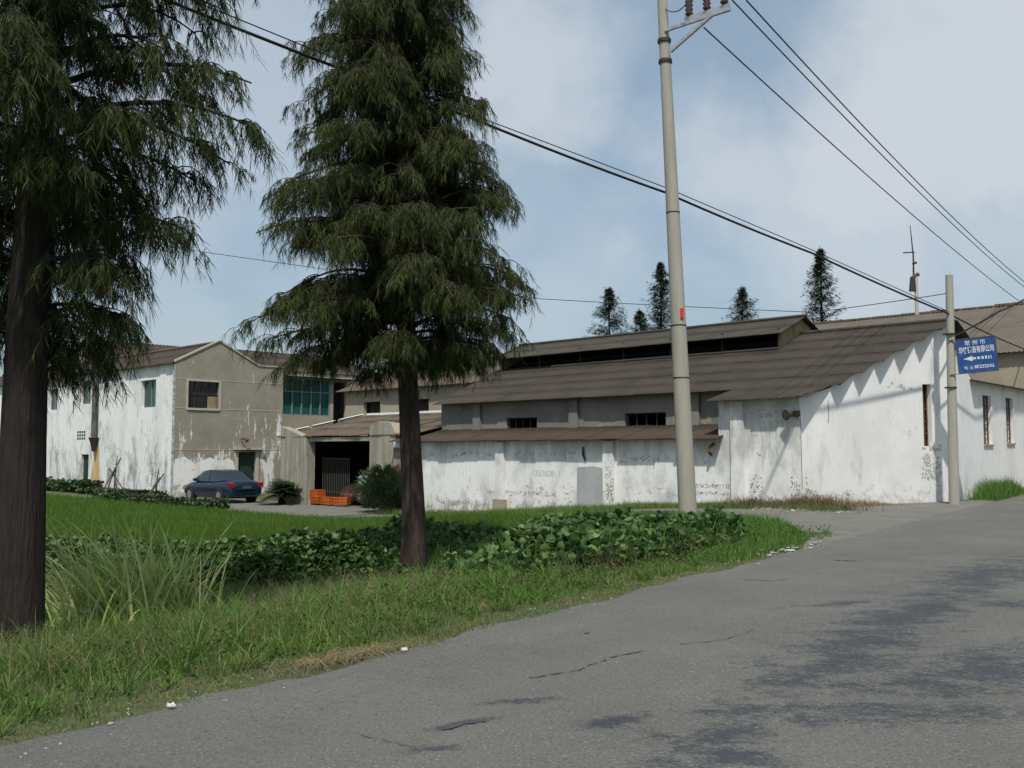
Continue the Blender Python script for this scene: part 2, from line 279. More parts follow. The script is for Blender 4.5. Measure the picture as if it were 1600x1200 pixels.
# asphalt with the damp patches that lie on it
def asphalt():
    m = mat('asphalt', (.130, .130, .117), .88, [
        dict(c=(.146, .144, .130), tr=R(54.6), sc=(9, 1.1, 1), s=1, lo=.45, hi=.66, amt=.8, det=4), dict(c=(.085, .087, .081), tr=R(54.6), sc=(5, .5, 1), s=1, lo=.56, hi=.72, amt=.6, det=8, ro=.7, of=(3, 1, 0)),
        dict(c=(.10, .10, .09), tr=R(-10), sc=(3.5, .35, 1), s=1, lo=.62, hi=.70, amt=.5, det=9, ro=.75, of=(3, 1, 0)),
        dict(c=(.108, .109, .099), s=.5, lo=.40, hi=.62, det=6), dict(c=(.142, .14, .126), s=3.5, lo=.56, hi=.72, amt=.4),
        dict(c=(.055, .055, .05), s=45, lo=.54, hi=.66, amt=.8, det=3), dict(c=(.30, .295, .27), s=60, lo=.60, hi=.70, amt=.6, det=2, of=(3, 3, 3))], bump=(85, .012))
    nt = m.node_tree; N = nt.nodes; L = nt.links.new; b = N['Principled BSDF']
    base = b.inputs['Base Color'].links[0].from_socket
    geo = N.new('ShaderNodeNewGeometry'); n1 = N.new('ShaderNodeTexNoise'); n1.inputs['Scale'].default_value = 2.6; n1.inputs['Detail'].default_value = 12; n1.inputs['Roughness'].default_value = .74
    mpn = N.new('ShaderNodeMapping'); mpn.inputs['Rotation'].default_value = (0, 0, -R(54)); mpn.inputs['Scale'].default_value = (.7, 1.2, 1)
    L(geo.outputs['Position'], mpn.inputs[0]); L(mpn.outputs[0], n1.inputs[0])
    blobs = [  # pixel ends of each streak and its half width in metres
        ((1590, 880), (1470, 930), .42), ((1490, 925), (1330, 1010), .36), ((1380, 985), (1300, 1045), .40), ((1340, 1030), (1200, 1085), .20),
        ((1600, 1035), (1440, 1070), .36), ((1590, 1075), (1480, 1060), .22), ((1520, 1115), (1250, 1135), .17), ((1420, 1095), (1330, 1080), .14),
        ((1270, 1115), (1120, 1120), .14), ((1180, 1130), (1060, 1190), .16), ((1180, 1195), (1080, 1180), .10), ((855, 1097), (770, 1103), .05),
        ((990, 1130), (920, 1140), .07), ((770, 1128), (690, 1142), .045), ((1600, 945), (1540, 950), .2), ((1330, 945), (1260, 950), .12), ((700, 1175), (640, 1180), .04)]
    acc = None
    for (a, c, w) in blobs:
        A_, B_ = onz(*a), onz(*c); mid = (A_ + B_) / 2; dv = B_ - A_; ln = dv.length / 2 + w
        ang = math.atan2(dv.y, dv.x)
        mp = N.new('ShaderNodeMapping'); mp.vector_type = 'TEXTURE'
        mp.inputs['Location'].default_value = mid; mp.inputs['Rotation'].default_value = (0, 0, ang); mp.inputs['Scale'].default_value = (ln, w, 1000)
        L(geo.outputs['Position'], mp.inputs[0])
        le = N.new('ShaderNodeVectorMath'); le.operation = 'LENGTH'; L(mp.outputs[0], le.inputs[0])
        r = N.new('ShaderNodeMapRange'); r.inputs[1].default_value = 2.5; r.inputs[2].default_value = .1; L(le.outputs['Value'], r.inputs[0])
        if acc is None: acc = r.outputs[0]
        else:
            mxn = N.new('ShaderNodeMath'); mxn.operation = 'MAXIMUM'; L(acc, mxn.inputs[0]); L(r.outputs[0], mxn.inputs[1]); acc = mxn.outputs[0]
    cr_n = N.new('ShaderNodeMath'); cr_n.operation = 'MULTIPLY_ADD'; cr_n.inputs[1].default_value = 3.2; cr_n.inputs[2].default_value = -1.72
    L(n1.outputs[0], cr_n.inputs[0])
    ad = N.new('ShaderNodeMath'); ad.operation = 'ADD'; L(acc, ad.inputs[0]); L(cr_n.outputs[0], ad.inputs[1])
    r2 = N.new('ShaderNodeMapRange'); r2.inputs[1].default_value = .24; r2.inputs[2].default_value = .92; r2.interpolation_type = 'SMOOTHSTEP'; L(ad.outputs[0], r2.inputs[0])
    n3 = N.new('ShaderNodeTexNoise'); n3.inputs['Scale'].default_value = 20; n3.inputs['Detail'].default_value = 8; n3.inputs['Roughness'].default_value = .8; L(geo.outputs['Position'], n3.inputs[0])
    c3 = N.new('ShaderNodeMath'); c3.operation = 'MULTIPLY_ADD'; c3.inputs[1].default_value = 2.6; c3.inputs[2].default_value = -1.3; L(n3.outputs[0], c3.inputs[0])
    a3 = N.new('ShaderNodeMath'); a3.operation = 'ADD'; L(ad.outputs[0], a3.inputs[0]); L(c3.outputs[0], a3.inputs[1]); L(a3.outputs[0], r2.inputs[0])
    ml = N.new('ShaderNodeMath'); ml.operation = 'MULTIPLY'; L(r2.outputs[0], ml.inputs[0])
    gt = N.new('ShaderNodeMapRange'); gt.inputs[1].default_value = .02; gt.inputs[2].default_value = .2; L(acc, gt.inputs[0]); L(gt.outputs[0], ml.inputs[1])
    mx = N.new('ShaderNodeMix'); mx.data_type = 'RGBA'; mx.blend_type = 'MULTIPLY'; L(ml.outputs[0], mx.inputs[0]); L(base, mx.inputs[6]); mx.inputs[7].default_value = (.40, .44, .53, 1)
    L(mx.outputs[2], b.inputs['Base Color'])
    rr = N.new('ShaderNodeMapRange'); rr.inputs[3].default_value = .9; rr.inputs[4].default_value = .72; L(ml.outputs[0], rr.inputs[0]); L(rr.outputs[0], b.inputs['Roughness'])
asphalt()

# ------------------------------------------------------------------ mesh helpers
class MB:
    def __init__(s): s.v = []; s.f = []
    def quad(s, *p): n = len(s.v); s.v += [tuple(q) for q in p]; s.f.append(tuple(range(n, n + len(p))))
    def box(s, a, b):
        x0, y0, z0 = a; x1, y1, z1 = b; n = len(s.v)
        s.v += [(x0, y0, z0), (x1, y0, z0), (x1, y1, z0), (x0, y1, z0), (x0, y0, z1), (x1, y0, z1), (x1, y1, z1), (x0, y1, z1)]
        s.f += [tuple(n + i for i in q) for q in ((0, 3, 2, 1), (4, 5, 6, 7), (0, 1, 5, 4), (1, 2, 6, 5), (2, 3, 7, 6), (3, 0, 4, 7))]
        return s
    def tube(s, pts, rad, n=8, caps=True):
        pts = [Vector(p) for p in pts]
        if not hasattr(rad, '__len__'): rad = [rad] * len(pts)
        rings = []
        up = Vector((0, 0, 1))
        d0 = (pts[1] - pts[0]).normalized()
        a = d0.cross(up if abs(d0.z) < .9 else Vector((1, 0, 0))).normalized()
        for i, p in enumerate(pts):
            d = (pts[min(i + 1, len(pts) - 1)] - pts[max(i - 1, 0)]).normalized()
            a = (a - d * a.dot(d)).normalized(); b = d.cross(a)
            k = len(s.v); rings.append(k)
            for j in range(n):
                t = 2 * math.pi * j / n
                s.v.append(tuple(p + (a * math.cos(t) + b * math.sin(t)) * rad[i]))
        for i in range(len(pts) - 1):
            for j in range(n):
                s.f.append((rings[i] + j, rings[i] + (j + 1) % n, rings[i + 1] + (j + 1) % n, rings[i + 1] + j))
        if caps:
            for k_, rv in ((rings[0], True), (rings[-1], False)):
                q = len(s.v); s.v += [s.v[k_ + j] for j in range(n)]; s.f.append(tuple(q + j for j in (reversed(range(n)) if rv else range(n))))
        return s
    def prism(s, poly, axis, a, b):   # polygon in the plane across `axis`, extruded a..b
        def P(p, t):
            if axis == 'x': return (t, p[0], p[1])
            if axis == 'y': return (p[0], t, p[1])
            return (p[0], p[1], t)
        n = len(poly); k = len(s.v)
        s.v += [P(p, a) for p in poly] + [P(p, b) for p in poly]
        s.f.append(tuple(k + i for i in range(n))); s.f.append(tuple(k + n + i for i in reversed(range(n))))
        for i in range(n): s.f.append((k + i, k + n + i, k + n + (i + 1) % n, k + (i + 1) % n))
        return s
    def build(s, name, m, parent=None, smooth=False, fix=True):
        me = bpy.data.meshes.new(name); me.from_pydata(s.v, [], s.f); me.update()
        if fix:
            import bmesh
            bm = bmesh.new(); bm.from_mesh(me); bmesh.ops.recalc_face_normals(bm, faces=bm.faces); bm.to_mesh(me); bm.free()
        o = bpy.data.objects.new(name, me); COL.objects.link(o)
        me.materials.append(MATS[m])
        if smooth: me.polygons.foreach_set('use_smooth', [True] * len(me.polygons))
        if parent: o.parent = parent
        return o
def tag(o, label=None, cat=None, group=None, kind=None):
    if label: o['label'] = label
    if cat: o['category'] = cat
    if group: o['group'] = group
    if kind: o['kind'] = kind
    return o
def thing(name, label, cat, at_=(0, 0, 0), rz=0, group=None):
    o = bpy.data.objects.new(name, None); COL.objects.link(o); o.location = at_; o.rotation_euler = (0, 0, rz)
    o.empty_display_size = .3
    return tag(o, label, cat, group)
def np_obj(name, V, Fq, m, parent=None, smooth=False):
    me = bpy.data.meshes.new(name); V = np.ascontiguousarray(V, np.float32); Fq = np.ascontiguousarray(Fq, np.int32)
    me.vertices.add(len(V)); me.vertices.foreach_set('co', V.ravel())
    k = Fq.shape[1]; me.loops.add(Fq.size); me.loops.foreach_set('vertex_index', Fq.ravel())
    me.polygons.add(len(Fq)); me.polygons.foreach_set('loop_start', np.arange(0, Fq.size, k, dtype=np.int32))
    me.update(calc_edges=True); me.validate()
    if smooth: me.polygons.foreach_set('use_smooth', np.ones(len(Fq), bool))
    me.materials.append(MATS[m])
    o = bpy.data.objects.new(name, me); COL.objects.link(o)
    if parent: o.parent = parent
    return o
def ribbons(p, d0, Ln, w, g, segs=3, side=None, taper=.8, base=1.0):
    """curved tapering strips; p,d0 (N,3); Ln,w,g (N)"""
    N = len(p); Ln = np.broadcast_to(Ln, N)[:, None]; w = np.broadcast_to(w, N)[:, None]; g = np.broadcast_to(g, N)[:, None]
    if side is None:
        a = rng.uniform(0, 2 * np.pi, N); side = np.stack([np.cos(a), np.sin(a), np.zeros(N)], 1)
    V = np.empty((N, (segs + 1) * 2, 3)); dn = np.array((0, 0, -1.0))
    for k in range(segs + 1):
        t = k / segs
        c = p + d0 * Ln * t + dn * g * Ln * t * t
        ww = w * (base * (1 - t) + (1 - taper) * t if k else base) * (1.0 if 0 < k < segs else (.55 if k == 0 else .4)) / 2
        V[:, 2 * k] = c - side * ww; V[:, 2 * k + 1] = c + side * ww
    q = np.array([[2 * k, 2 * k + 1, 2 * k + 3, 2 * k + 2] for k in range(segs)])
    Fq = (np.arange(N)[:, None, None] * (segs + 1) * 2 + q[None]).reshape(-1, 4)
    return V.reshape(-1, 3), Fq
def cat_np(parts):
    V = []; Fs = []; n = 0
    for v, f in parts: V.append(v); Fs.append(f + n); n += len(v)
    return np.concatenate(V), np.concatenate(Fs)

def wall(mb, mp, t0, t1, zb, zt, holes=(), th=.24, extra=()):
    """wall panel with openings. mp(t, n, z)->local point; zt constant or function of t"""
    f = zt if callable(zt) else (lambda t: zt)
    ts = sorted(set([t0, t1] + [h[0] for h in holes] + [h[1] for h in holes] + list(extra)))
    zs = sorted(set([zb] + [h[2] for h in holes] + [h[3] for h in holes]))
    def hole(ta, tb, za, zb_): return any(h[0] <= ta + 1e-6 and tb <= h[1] + 1e-6 and h[2] <= za + 1e-6 and zb_ <= h[3] + 1e-6 for h in holes)
    for i in range(len(ts) - 1):
        a, b = ts[i], ts[i + 1]
        for j in range(len(zs)):
            z0 = zs[j]; fm = min(f(a), f(b)); last = j == len(zs) - 1 or zs[j + 1] >= fm
            if z0 >= fm: break
            z1a, z1b = (f(a), f(b)) if last else (zs[j + 1],) * 2
            if not last and hole(a, b, z0, z1a): continue
            for n, fl in ((0, 0), (th, 1)):
                q = [mp(a, n, z0), mp(b, n, z0), mp(b, n, z1b), mp(a, n, z1a)]
                mb.quad(*(q[::-1] if fl else q))
            if last: mb.quad(mp(a, 0, z1a), mp(b, 0, z1b), mp(b, th, z1b), mp(a, th, z1a)); break
    for (a, b, z0, z1) in holes:
        mb.quad(mp(a, 0, z0), mp(b, 0, z0), mp(b, th, z0), mp(a, th, z0)); mb.quad(mp(a, 0, z1), mp(a, th, z1), mp(b, th, z1), mp(b, 0, z1))
        mb.quad(mp(a, 0, z0), mp(a, th, z0), mp(a, th, z1), mp(a, 0, z1)); mb.quad(mp(b, 0, z0), mp(b, 0, z1), mp(b, th, z1), mp(b, th, z0))
    mb.quad(mp(t0, 0, zb), mp(t0, 0, f(t0)), mp(t0, th, f(t0)), mp(t0, th, zb)); mb.quad(mp(t1, 0, zb), mp(t1, th, zb), mp(t1, th, f(t1)), mp(t1, 0, f(t1)))
    return mb

def corr(mb, rows, pitch=.13, amp=.013, swap=False, sheet=.72, seed=1, jag=.04, lift=.006):
    """corrugated sheets; row=(va,za,vb,zb,u0,u1): lower edge v/z, upper edge v/z, extent along the ridge"""
    r = random.Random(seed); per = 6
    for (va, za, vb, zb, u0, u1) in rows:
        nsh = max(1, round((u1 - u0) / sheet)); w = (u1 - u0) / nsh
        for k in range(nsh):
            a0 = u0 + k * w; a1 = a0 + w + .03
            dj = r.uniform(-jag, jag); dl = r.uniform(0, lift) + .003 * (k % 2); tilt = r.uniform(-.004, .004)
            n = max(6, round((a1 - a0) / pitch * per)); base = len(mb.v)
            slope = (zb - za) / (vb - va)
            for i in range(n + 1):
                u = a0 + (a1 - a0) * i / n; h = amp * math.sin(2 * math.pi * u / pitch) + dl + tilt * (i / n - .5)
                pts = [(va + dj * (1 if vb > va else -1) * .6, za + dj * .6 * abs(slope) * 1 + h + .006), (vb, zb + h - .004)]
                for off in (0, -.012):
                    for (v, z) in pts:
                        mb.v.append((u, v, z + off) if swap else (v, u, z + off))
            for i in range(n):
                b = base + i * 4; c = b + 4
                mb.f += [(b, b + 1, c + 1, c), (b + 2, c + 2, c + 3, b + 3), (b, c, c + 2, b + 2), (b + 1, b + 3, c + 3, c + 1)]
            mb.f += [(base, base + 2, base + 3, base + 1)]; e = base + n * 4; mb.f += [(e, e + 1, e + 3, e + 2)]
    return mb
def rowset(va, za, vb, zb, u0, u1, n):
    out = []
    for i in range(n):
        a = i / n; b = (i + 1) / n + (.04 if i < n - 1 else 0)
        out.append((va + (vb - va) * a, za + (zb - za) * a, va + (vb - va) * b, za + (zb - za) * b, u0, u1))
    return out

# ------------------------------------------------------------------ ground, road, lane
def build_ground():
    xs = np.concatenate([np.linspace(-400, -41, 14), np.arange(-40, 40.1, .5), np.linspace(41, 400, 14)])
    ys = np.concatenate([np.linspace(-60, -6, 8), np.arange(-5, 66, .5), np.linspace(67, 700, 20)])
    X, Y = np.meshgrid(xs, ys); Z = gz(X, Y)
    V = np.stack([X.ravel(), Y.ravel(), Z.ravel()], 1); nx = len(xs); ny = len(ys)
    i = np.arange(ny - 1)[:, None] * nx + np.arange(nx - 1)[None]
    Fq = np.stack([i, i + 1, i + 1 + nx, i + nx], -1).reshape(-1, 4)
    tag(np_obj('ground', V, Fq, 'soil', smooth=True), kind='structure')
build_ground()
def drape(name, fn, ta, tb, m, off=.02, kind='structure'):
    A_, B_ = np.meshgrid(ta, tb); X, Y = fn(A_, B_); Z = gz(X, Y) + off
    V = np.stack([X.ravel(), Y.ravel(), Z.ravel()], 1); nx = len(ta); ny = len(tb)
    i = np.arange(ny - 1)[:, None] * nx + np.arange(nx - 1)[None]
    Fq = np.stack([i, i + 1, i + 1 + nx, i + nx], -1).reshape(-1, 4)
    o = np_obj(name, V, Fq, m, smooth=True); return tag(o, kind=kind)
# road: flat sheet with an uneven broken edge
ta = np.concatenate([np.arange(-12, 46, .12), np.linspace(47, 260, 30)]); nt_ = len(ta)
edge = .06 * np.sin(ta * 1.7) + .05 * np.sin(ta * 4.3 + 1) + rng.normal(0, .018, nt_)
V = []
for k, dd in enumerate((0.0, -.35, -1.5, -3.5, -5.5, -7.0)):
    e = edge if k == 0 else np.zeros(nt_)
    x = P0[0] + ta * DR[0] + (dd + e) * NR[0]; y = P0[1] + ta * DR[1] + (dd + e) * NR[1]
    z = np.full(nt_, 0.0 if 0 < k < 5 else -.012) + .03 * (1 - ((dd + 3.5) / 3.5) ** 2)
    V.append(np.stack([x, y, z - .0], 1))
V = np.concatenate(V); i = (np.arange(5)[:, None] * nt_ + np.arange(nt_ - 1)[None])
Fq = np.stack([i, i + nt_, i + nt_ + 1, i + 1], -1).reshape(-1, 4)
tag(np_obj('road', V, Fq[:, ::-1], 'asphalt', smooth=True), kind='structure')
def f_lane(u, v): return O.x + Vv.x * v + Uv.x * u, O.y + Vv.y * v + Uv.y * u
drape('lane', f_lane, np.arange(-2.6, 17.1, .3), np.arange(-4.8, -1.7, .3), 'lane_concrete', .022)
drape('courtyard_pavement', f_lane, np.arange(17.1, 33.5, .4), np.arange(-5.2, 1.2, .4), 'lane_concrete', .024)
def f_apron(s, w):   # fan between the road edge and the end wall
    d0 = 0.0 * s - .15; d1 = np.interp(s, [13.0, 15, 18, 20.5, 23.5, 30, 31.5], [.0, .55, 2.0, 4.9, 4.3, 1.2, .3])
    d = d0 + (d1 - d0) * w
    return P0[0] + s * DR[0] + d * NR[0], P0[1] + s * DR[1] + d * NR[1]
drape('lane_mouth', f_apron, np.arange(13, 31.6, .3), np.linspace(0, 1, 14), 'lane_concrete', .026)

road_o = bpy.data.objects['road']
def crack(pts, w, seed):
    r = np.random.default_rng(seed); P = [onz(*p, .012) for p in pts]; m = MB(); L = []
    for a, b in zip(P[:-1], P[1:]):
        n = max(2, int((b - a).length / .05))
        for k in range(n): L.append(a.lerp(b, k / n) + Vector((r.normal(0, .012), r.normal(0, .012), 0)))
    W_ = np.abs(r.normal(w * .6, w * .5, len(L))) * (r.uniform(0, 1, len(L)) > .12)
    for k in range(len(L) - 1):
        d = (L[k + 1] - L[k]).normalized(); q = Vector((-d.y, d.x, 0)); a, b = L[k], L[k + 1]
        for v_ in (a, b): dd_ = float(sd_of(v_.x, v_.y)[1]); v_.z = .03 * (1 - ((dd_ + 3.5) / 3.5) ** 2) + .006
        m.quad(a - q * W_[k], b - q * W_[k + 1], b + q * W_[k + 1], a + q * W_[k])
    m.build('crack', 'tar', road_o)
mat('tar', (.062, .063, .06), .9)
crack([(826, 1062), (905, 1050), (950, 1030), (1015, 1018)], .012, 1)
crack([(690, 1143), (735, 1133), (772, 1128)], .02, 2); crack([(1150, 905), (1200, 908), (1245, 905)], .014, 3)
crack([(1305, 876), (1345, 878)], .03, 4); crack([(915, 990), (935, 988)], .02, 5)
crack([(1060, 1010), (1130, 1003), (1180, 985)], .006, 6); crack([(560, 1150), (640, 1170), (700, 1165)], .006, 7)

# ------------------------------------------------------------------ front workshop  (local x = v, y = u)
ws = thing('brick_workshop', 'long low whitewashed workshop with brown corrugated roof and roof monitor beside the road', 'workshop', O, AZ)
vmap = lambda v0: (lambda t, n, z: (v0 + n, t, z))
umap = lambda u0: (lambda t, n, z: (t, u0 + n, z))
SL = .43
def roofz(v): return 3.53 + SL * (v - 1.3) if v > 1.15 else 3.465 + .27 * (v - 1.15)
m = MB()
wall(m, vmap(0), 0, 2.62, -1.4, 3.08); wall(m, vmap(0), 2.62, 17.9, -1.4, 1.93)
m.build('front_wall', 'white_wall', ws)
for u in (1.72, 6.52, 11.52, 16.3):
    MB().box((-.13, u, -1.4), (-.003, u + .42, 3.04 if u < 2 else 1.89)).build('pilaster', 'white_wall', ws)
MB().box((-.05, 16.9, -1.2), (-.004, 17.88, 1.7)).build('wall_plinth', 'cement_grey', ws)
MB().box((-.17, 11.44, -1.3), (-.003, 12.02, -.18)).build('pilaster_base', 'cement_beige', ws)
# skewed end wall beside the road
EL = math.hypot(6.2, 1.9); ex, ey = 6.2 / EL, -1.9 / EL
emap = lambda t, n, z: (ex * t - ey * n, ey * t + ex * n, z)
def etop(t): return roofz(ex * t) - (.06 if ex * t > 1.3 else .10)
def on_end(px, py):
    r = ray(px, py); a = O; dv = Vv * ex + Uv * ey; nn = Vector((dv.y, -dv.x, 0))
    t = a.dot(nn) / r.dot(nn); p = r * t; return (p - a).dot(dv), CZ + p.z
w0, wz1 = on_end(1441, 600); w1, wz0 = on_end(1457, 697)
m = MB(); wall(m, emap, .02, EL, -1.2, etop, holes=[(w0, w1, wz0, wz1)], th=.3, extra=(1.2, 1.36, 3, 5))
m.build('end_wall', 'white_wall_road', ws)
fr = MB()
for t in (w0 + .02, w1 - .06): 
    a = emap(t, .12, wz0); b = emap(t + .04, .16, wz1)
    fr.tube([emap(t + .02, .14, wz0), emap(t + .02, .14, wz1)], .025, 4)
for k in range(1, 5):
    z = wz0 + (wz1 - wz0) * k / 5; fr.tube([emap(w0, .14, z), emap(w1, .14, z)], .016, 4)
fr.tube([emap((w0 + w1) / 2, .14, wz0), emap((w0 + w1) / 2, .14, wz1)], .018, 4)
wf = fr.build('window', 'rust', ws)
m = MB(); m.quad(emap(w0, .2, wz0), emap(w1, .2, wz0), emap(w1, .2, wz1), emap(w0, .2, wz1)); m.build('pane', 'dark_glass', wf)
# wall along the road behind the pole
PX, PY = ex * EL, ey * EL
RA = R(49) - AZ; rx, ry = math.cos(RA), math.sin(RA)
rmap = lambda t, n, z: (PX + rx * t - ry * n, PY + ry * t + rx * n, z)
m = MB(); wall(m, rmap, 0.0, 2.3, -1.2, lambda t: 5.15 - .52 * t, th=.24); m.build('road_wall', 'white_wall_road', ws)
# upper wall, set back
UW = 1.5
m = MB(); wall(m, vmap(UW), 2.62, 16.45, 2.0, 3.55, holes=[(5.55, 7.25, 2.26, 2.85), (11.35, 12.95, 2.27, 2.82)]); m.build('upper_wall', 'cement_grey', ws)
for u in (4.2, 9.3, 14.3): MB().box((UW - .12, u, 2.3), (UW - .003, u + .4, 3.5)).build('pilaster', 'cement_grey', ws)
for (a, b, z0, z1) in ((5.55, 7.25, 2.26, 2.85), (11.35, 12.95, 2.27, 2.82)):
    fr = MB()
    for k in range(0, 5): 
        u = a + .03 + (b - a - .06) * k / 4; fr.tube([(UW + .1, u, z0), (UW + .1, u, z1)], .022, 4)
    fr.tube([(UW + .1, a, z0 + .02), (UW + .1, b, z0 + .02)], .025, 4); fr.tube([(UW + .1, a, z1 - .02), (UW + .1, b, z1 - .02)], .025, 4)
    fr.build('window', 'dark_steel', ws)
MB().box((1.9, 5.4, 2.05), (2.0, 7.2, 2.42)).build('bench_inside', 'timber_tan', ws)
m = MB(); wall(m, umap(16.46), 0, 11.3, -1.4, lambda v: min(roofz(max(v, 0)), roofz(12.6 - v)) - .1 if v > 1.5 else 1.9 + .25 * v, th=.24, extra=(1.49, 1.51, 6.3, 8)); m.build('rear_end_wall', 'cement_grey', ws)
m = MB(); wall(m, vmap(11.1), .7, 16.4, -1.4, 3.5); m.build('back_wall', 'cement_grey', ws)
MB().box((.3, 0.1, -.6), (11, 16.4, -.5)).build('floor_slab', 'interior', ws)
# lean-to roof over the low wall
m = MB(); corr(m, rowset(-.38, 1.93, UW, 2.42, 2.45, 17.75, 1), seed=4, jag=.05, lift=.015); m.build('lean_to_roof', 'roof_plum', ws, smooth=True)
# main roof rows: each row of sheets ends a little further out along the skewed wall
m = MB()
rows = [(-.42, roofz(-.42), 1.25, roofz(1.15) + .03, -.42, 2.75)]
NR_ = 6
for k in range(NR_):
    a, b = 1.15 + 5.15 * k / NR_, 1.15 + 5.15 * (k + 1) / NR_; rows.append((a - .05, roofz(a - .05) if k else 3.445, b, roofz(b), -.306 * b - .10, 16.75))
corr(m, rows, seed=2, jag=.05, lift=.01)
bs = [(6.3, 5.68), (8.0, 4.95), (9.7, 4.22), (11.4, 3.49)]
for k in range(3): corr(m, [(bs[k + 1][0], bs[k + 1][1], bs[k][0], bs[k][1], [-2.15, -1.5, -1.3][k], 16.75)], seed=5 + k)
m.build('roof', 'roof_brown', ws, smooth=True)
m = MB(); m.tube([(6.3, -2.05, 5.70), (6.3, 16.7, 5.70)], .07, 8); m.build('ridge_cap', 'roof_grey', ws, smooth=True)
# roof monitor
mo = thing('tmp', '', '', (0, 0, 0)); bpy.data.objects.remove(mo)
m = MB()
mz = 5.04
MU0, MU1 = 3.15, 16.6
m.box((4.84, MU0, mz - .05), (4.94, MU1 - 3, mz + .07))
curb = m.build('monitor_curb', 'cement_beige', ws)
for k in range(7): u = MU0 + .05 + (MU1 - MU0 - .2) * k / 6; MB().box((4.86, u, mz), (4.92, u + .08, 5.75)).build('monitor_post', 'interior', ws)
def mroof(v): return 6.28 - .40 * abs(v - 6.3)
for u in (MU0, MU1 - .08):
    MB().prism([(4.85, mz - .1), (7.75, mz - .1), (7.75, mroof(7.75) - .03), (6.3, mroof(6.3) - .03), (4.85, mroof(4.85) - .03)], 'y', u, u + .08).build('monitor_gable', 'timber_tan' if u < 5 else 'cement_beige', ws)
MB().box((7.70, MU0 + .1, mz), (7.74, MU1 - .1, 5.7)).build('monitor_back', 'interior', ws)
m = MB(); corr(m, rowset(4.42, mroof(4.42), 6.3, mroof(6.3), MU0 - .22, MU1 + .2, 2), seed=9, jag=.03); corr(m, rowset(8.18, mroof(8.18), 6.3, mroof(6.3), MU0 - .22, MU1 + .2, 2), seed=10, jag=.03)
m.tube([(6.3, MU0 - .25, 6.31), (6.3, MU1 + .2, 6.31)], .06, 8)
m.build('monitor_roof', 'roof_grey', ws, smooth=True)
# grey painted patch, scrawls, broken bracket
m = MB(); m.quad((-.006, 6.98, -.30), (-.006, 8.16, -.30), (-.006, 8.14, 1.02), (-.006, 7.4, 1.06), (-.006, 6.98, .99)); m.build('painted_patch', 'grey_patch', ws)
FONT = bpy.data.fonts.load('<builtin>') if False else None
def text_mesh(name, s, size, m, parent, extr=.002, bold=0):
    c = bpy.data.curves.new(name, 'FONT'); c.body = s; c.size = size; c.extrude = extr; c.offset = bold; c.align_x = 'CENTER'; c.align_y = 'CENTER'
    t = bpy.data.objects.new('t', c); COL.objects.link(t)
    bpy.context.view_layer.update()
    me = bpy.data.meshes.new_from_object(t.evaluated_get(bpy.context.evaluated_depsgraph_get())); me.name = name
    bpy.data.objects.remove(t); o = bpy.data.objects.new(name, me); COL.objects.link(o); me.materials.clear(); me.materials.append(MATS[m]); o.parent = parent
    return o
def put_text(o, origin, right, up=Vector((0, 0, 1))):
    right = Vector(right).normalized(); up = Vector(up).normalized(); nrm = right.cross(up)
    M4 = Matrix((right, up, nrm)).transposed().to_4x4(); M4.translation = Vector(origin); o.matrix_local = M4
tt, zz = on_end(1332, 728); o = text_mesh('graffiti', '9', .36, 'graffiti', ws, .001, -.006); put_text(o, emap(tt, -.006, zz), (ex, ey, 0))
tt, zz = on_end(1344, 741); o = text_mesh('graffiti', '6', .36, 'graffiti', ws, .001, -.006); put_text(o, emap(tt, -.006, zz), (ex, ey, 0))
tt, zz = on_end(1421, 680); o = text_mesh('graffiti', '9', .42, 'graffiti', ws, .001, -.008); put_text(o, emap(tt, -.006, zz), (ex, ey, 0))
o = text_mesh('graffiti', '135760811', .30, 'graffiti_grey', ws, .001, -.004); put_text(o, (-.006, 9.55, .78), (0, -1, 0))
m = MB(); wall(m, emap, 0, 0.001, 0, .001) if False else None
m = MB(); m.tube([(-.05, 2.75, 1.78), (-.22, 2.78, 1.70), (-.25, 2.8, 1.55), (-.12, 2.8, 1.45)], .05, 6); m.build('bracket', 'rust', ws)
m = MB(); m.tube([(-.03, 7.85, 1.7), (-.08, 7.8, 1.45), (-.03, 7.75, 1.22)], [.03, .05, .02], 5); m.build('loose_cable', 'dark_steel', ws)
m = MB()
for q in range(4): m.tube([emap(.02 + .008 * q, -.01, 2.5 - q * .5), emap(.04, -.012, 2.0 - q * .5)], .008, 4)
m.build('wall_crack', 'dark_steel', ws)
m = MB(); a, z1 = on_end(1294, 650); m.tube([emap(a, -.004, z1 + .45), emap(a + .02, -.004, z1), emap(a - .02, -.004, z1 - .2)], .009, 4); m.build('wall_crack', 'dark_steel', ws)
def blotches(name, mp, rects, m_name, parent, seed, size=.06, dens=60):
    r = random.Random(seed); m = MB()
    for (t0, t1, z0, z1) in rects:
        for k in range(max(3, int(abs((t1 - t0) * (z1 - z0)) * dens))):
            t = r.uniform(min(t0, t1), max(t0, t1)); z = r.gauss((z0 + z1) / 2, abs(z1 - z0) / 3.2); s_ = size * r.uniform(.3, 1.5); n = 8; dz = r.uniform(0, .0025)
            m.quad(*[mp(t + math.cos(2 * math.pi * i / n) * s_ * r.uniform(.5, 1.3), -.004 - dz, z + math.sin(2 * math.pi * i / n) * s_ * r.uniform(.35, 1.0)) for i in range(n)])
    return m.build(name, m_name, parent, fix=False)
def fw(px, py):
    r_ = ray(px, py); t_ = O.dot(Vv) / r_.dot(Vv); p_ = r_ * t_; return (p_ - O).dot(Uv), CZ + p_.z
def fwr(a, b, c, d): u0, z1 = fw(a, b); u1, z0 = fw(c, d); return (u0, u1, z0, z1)
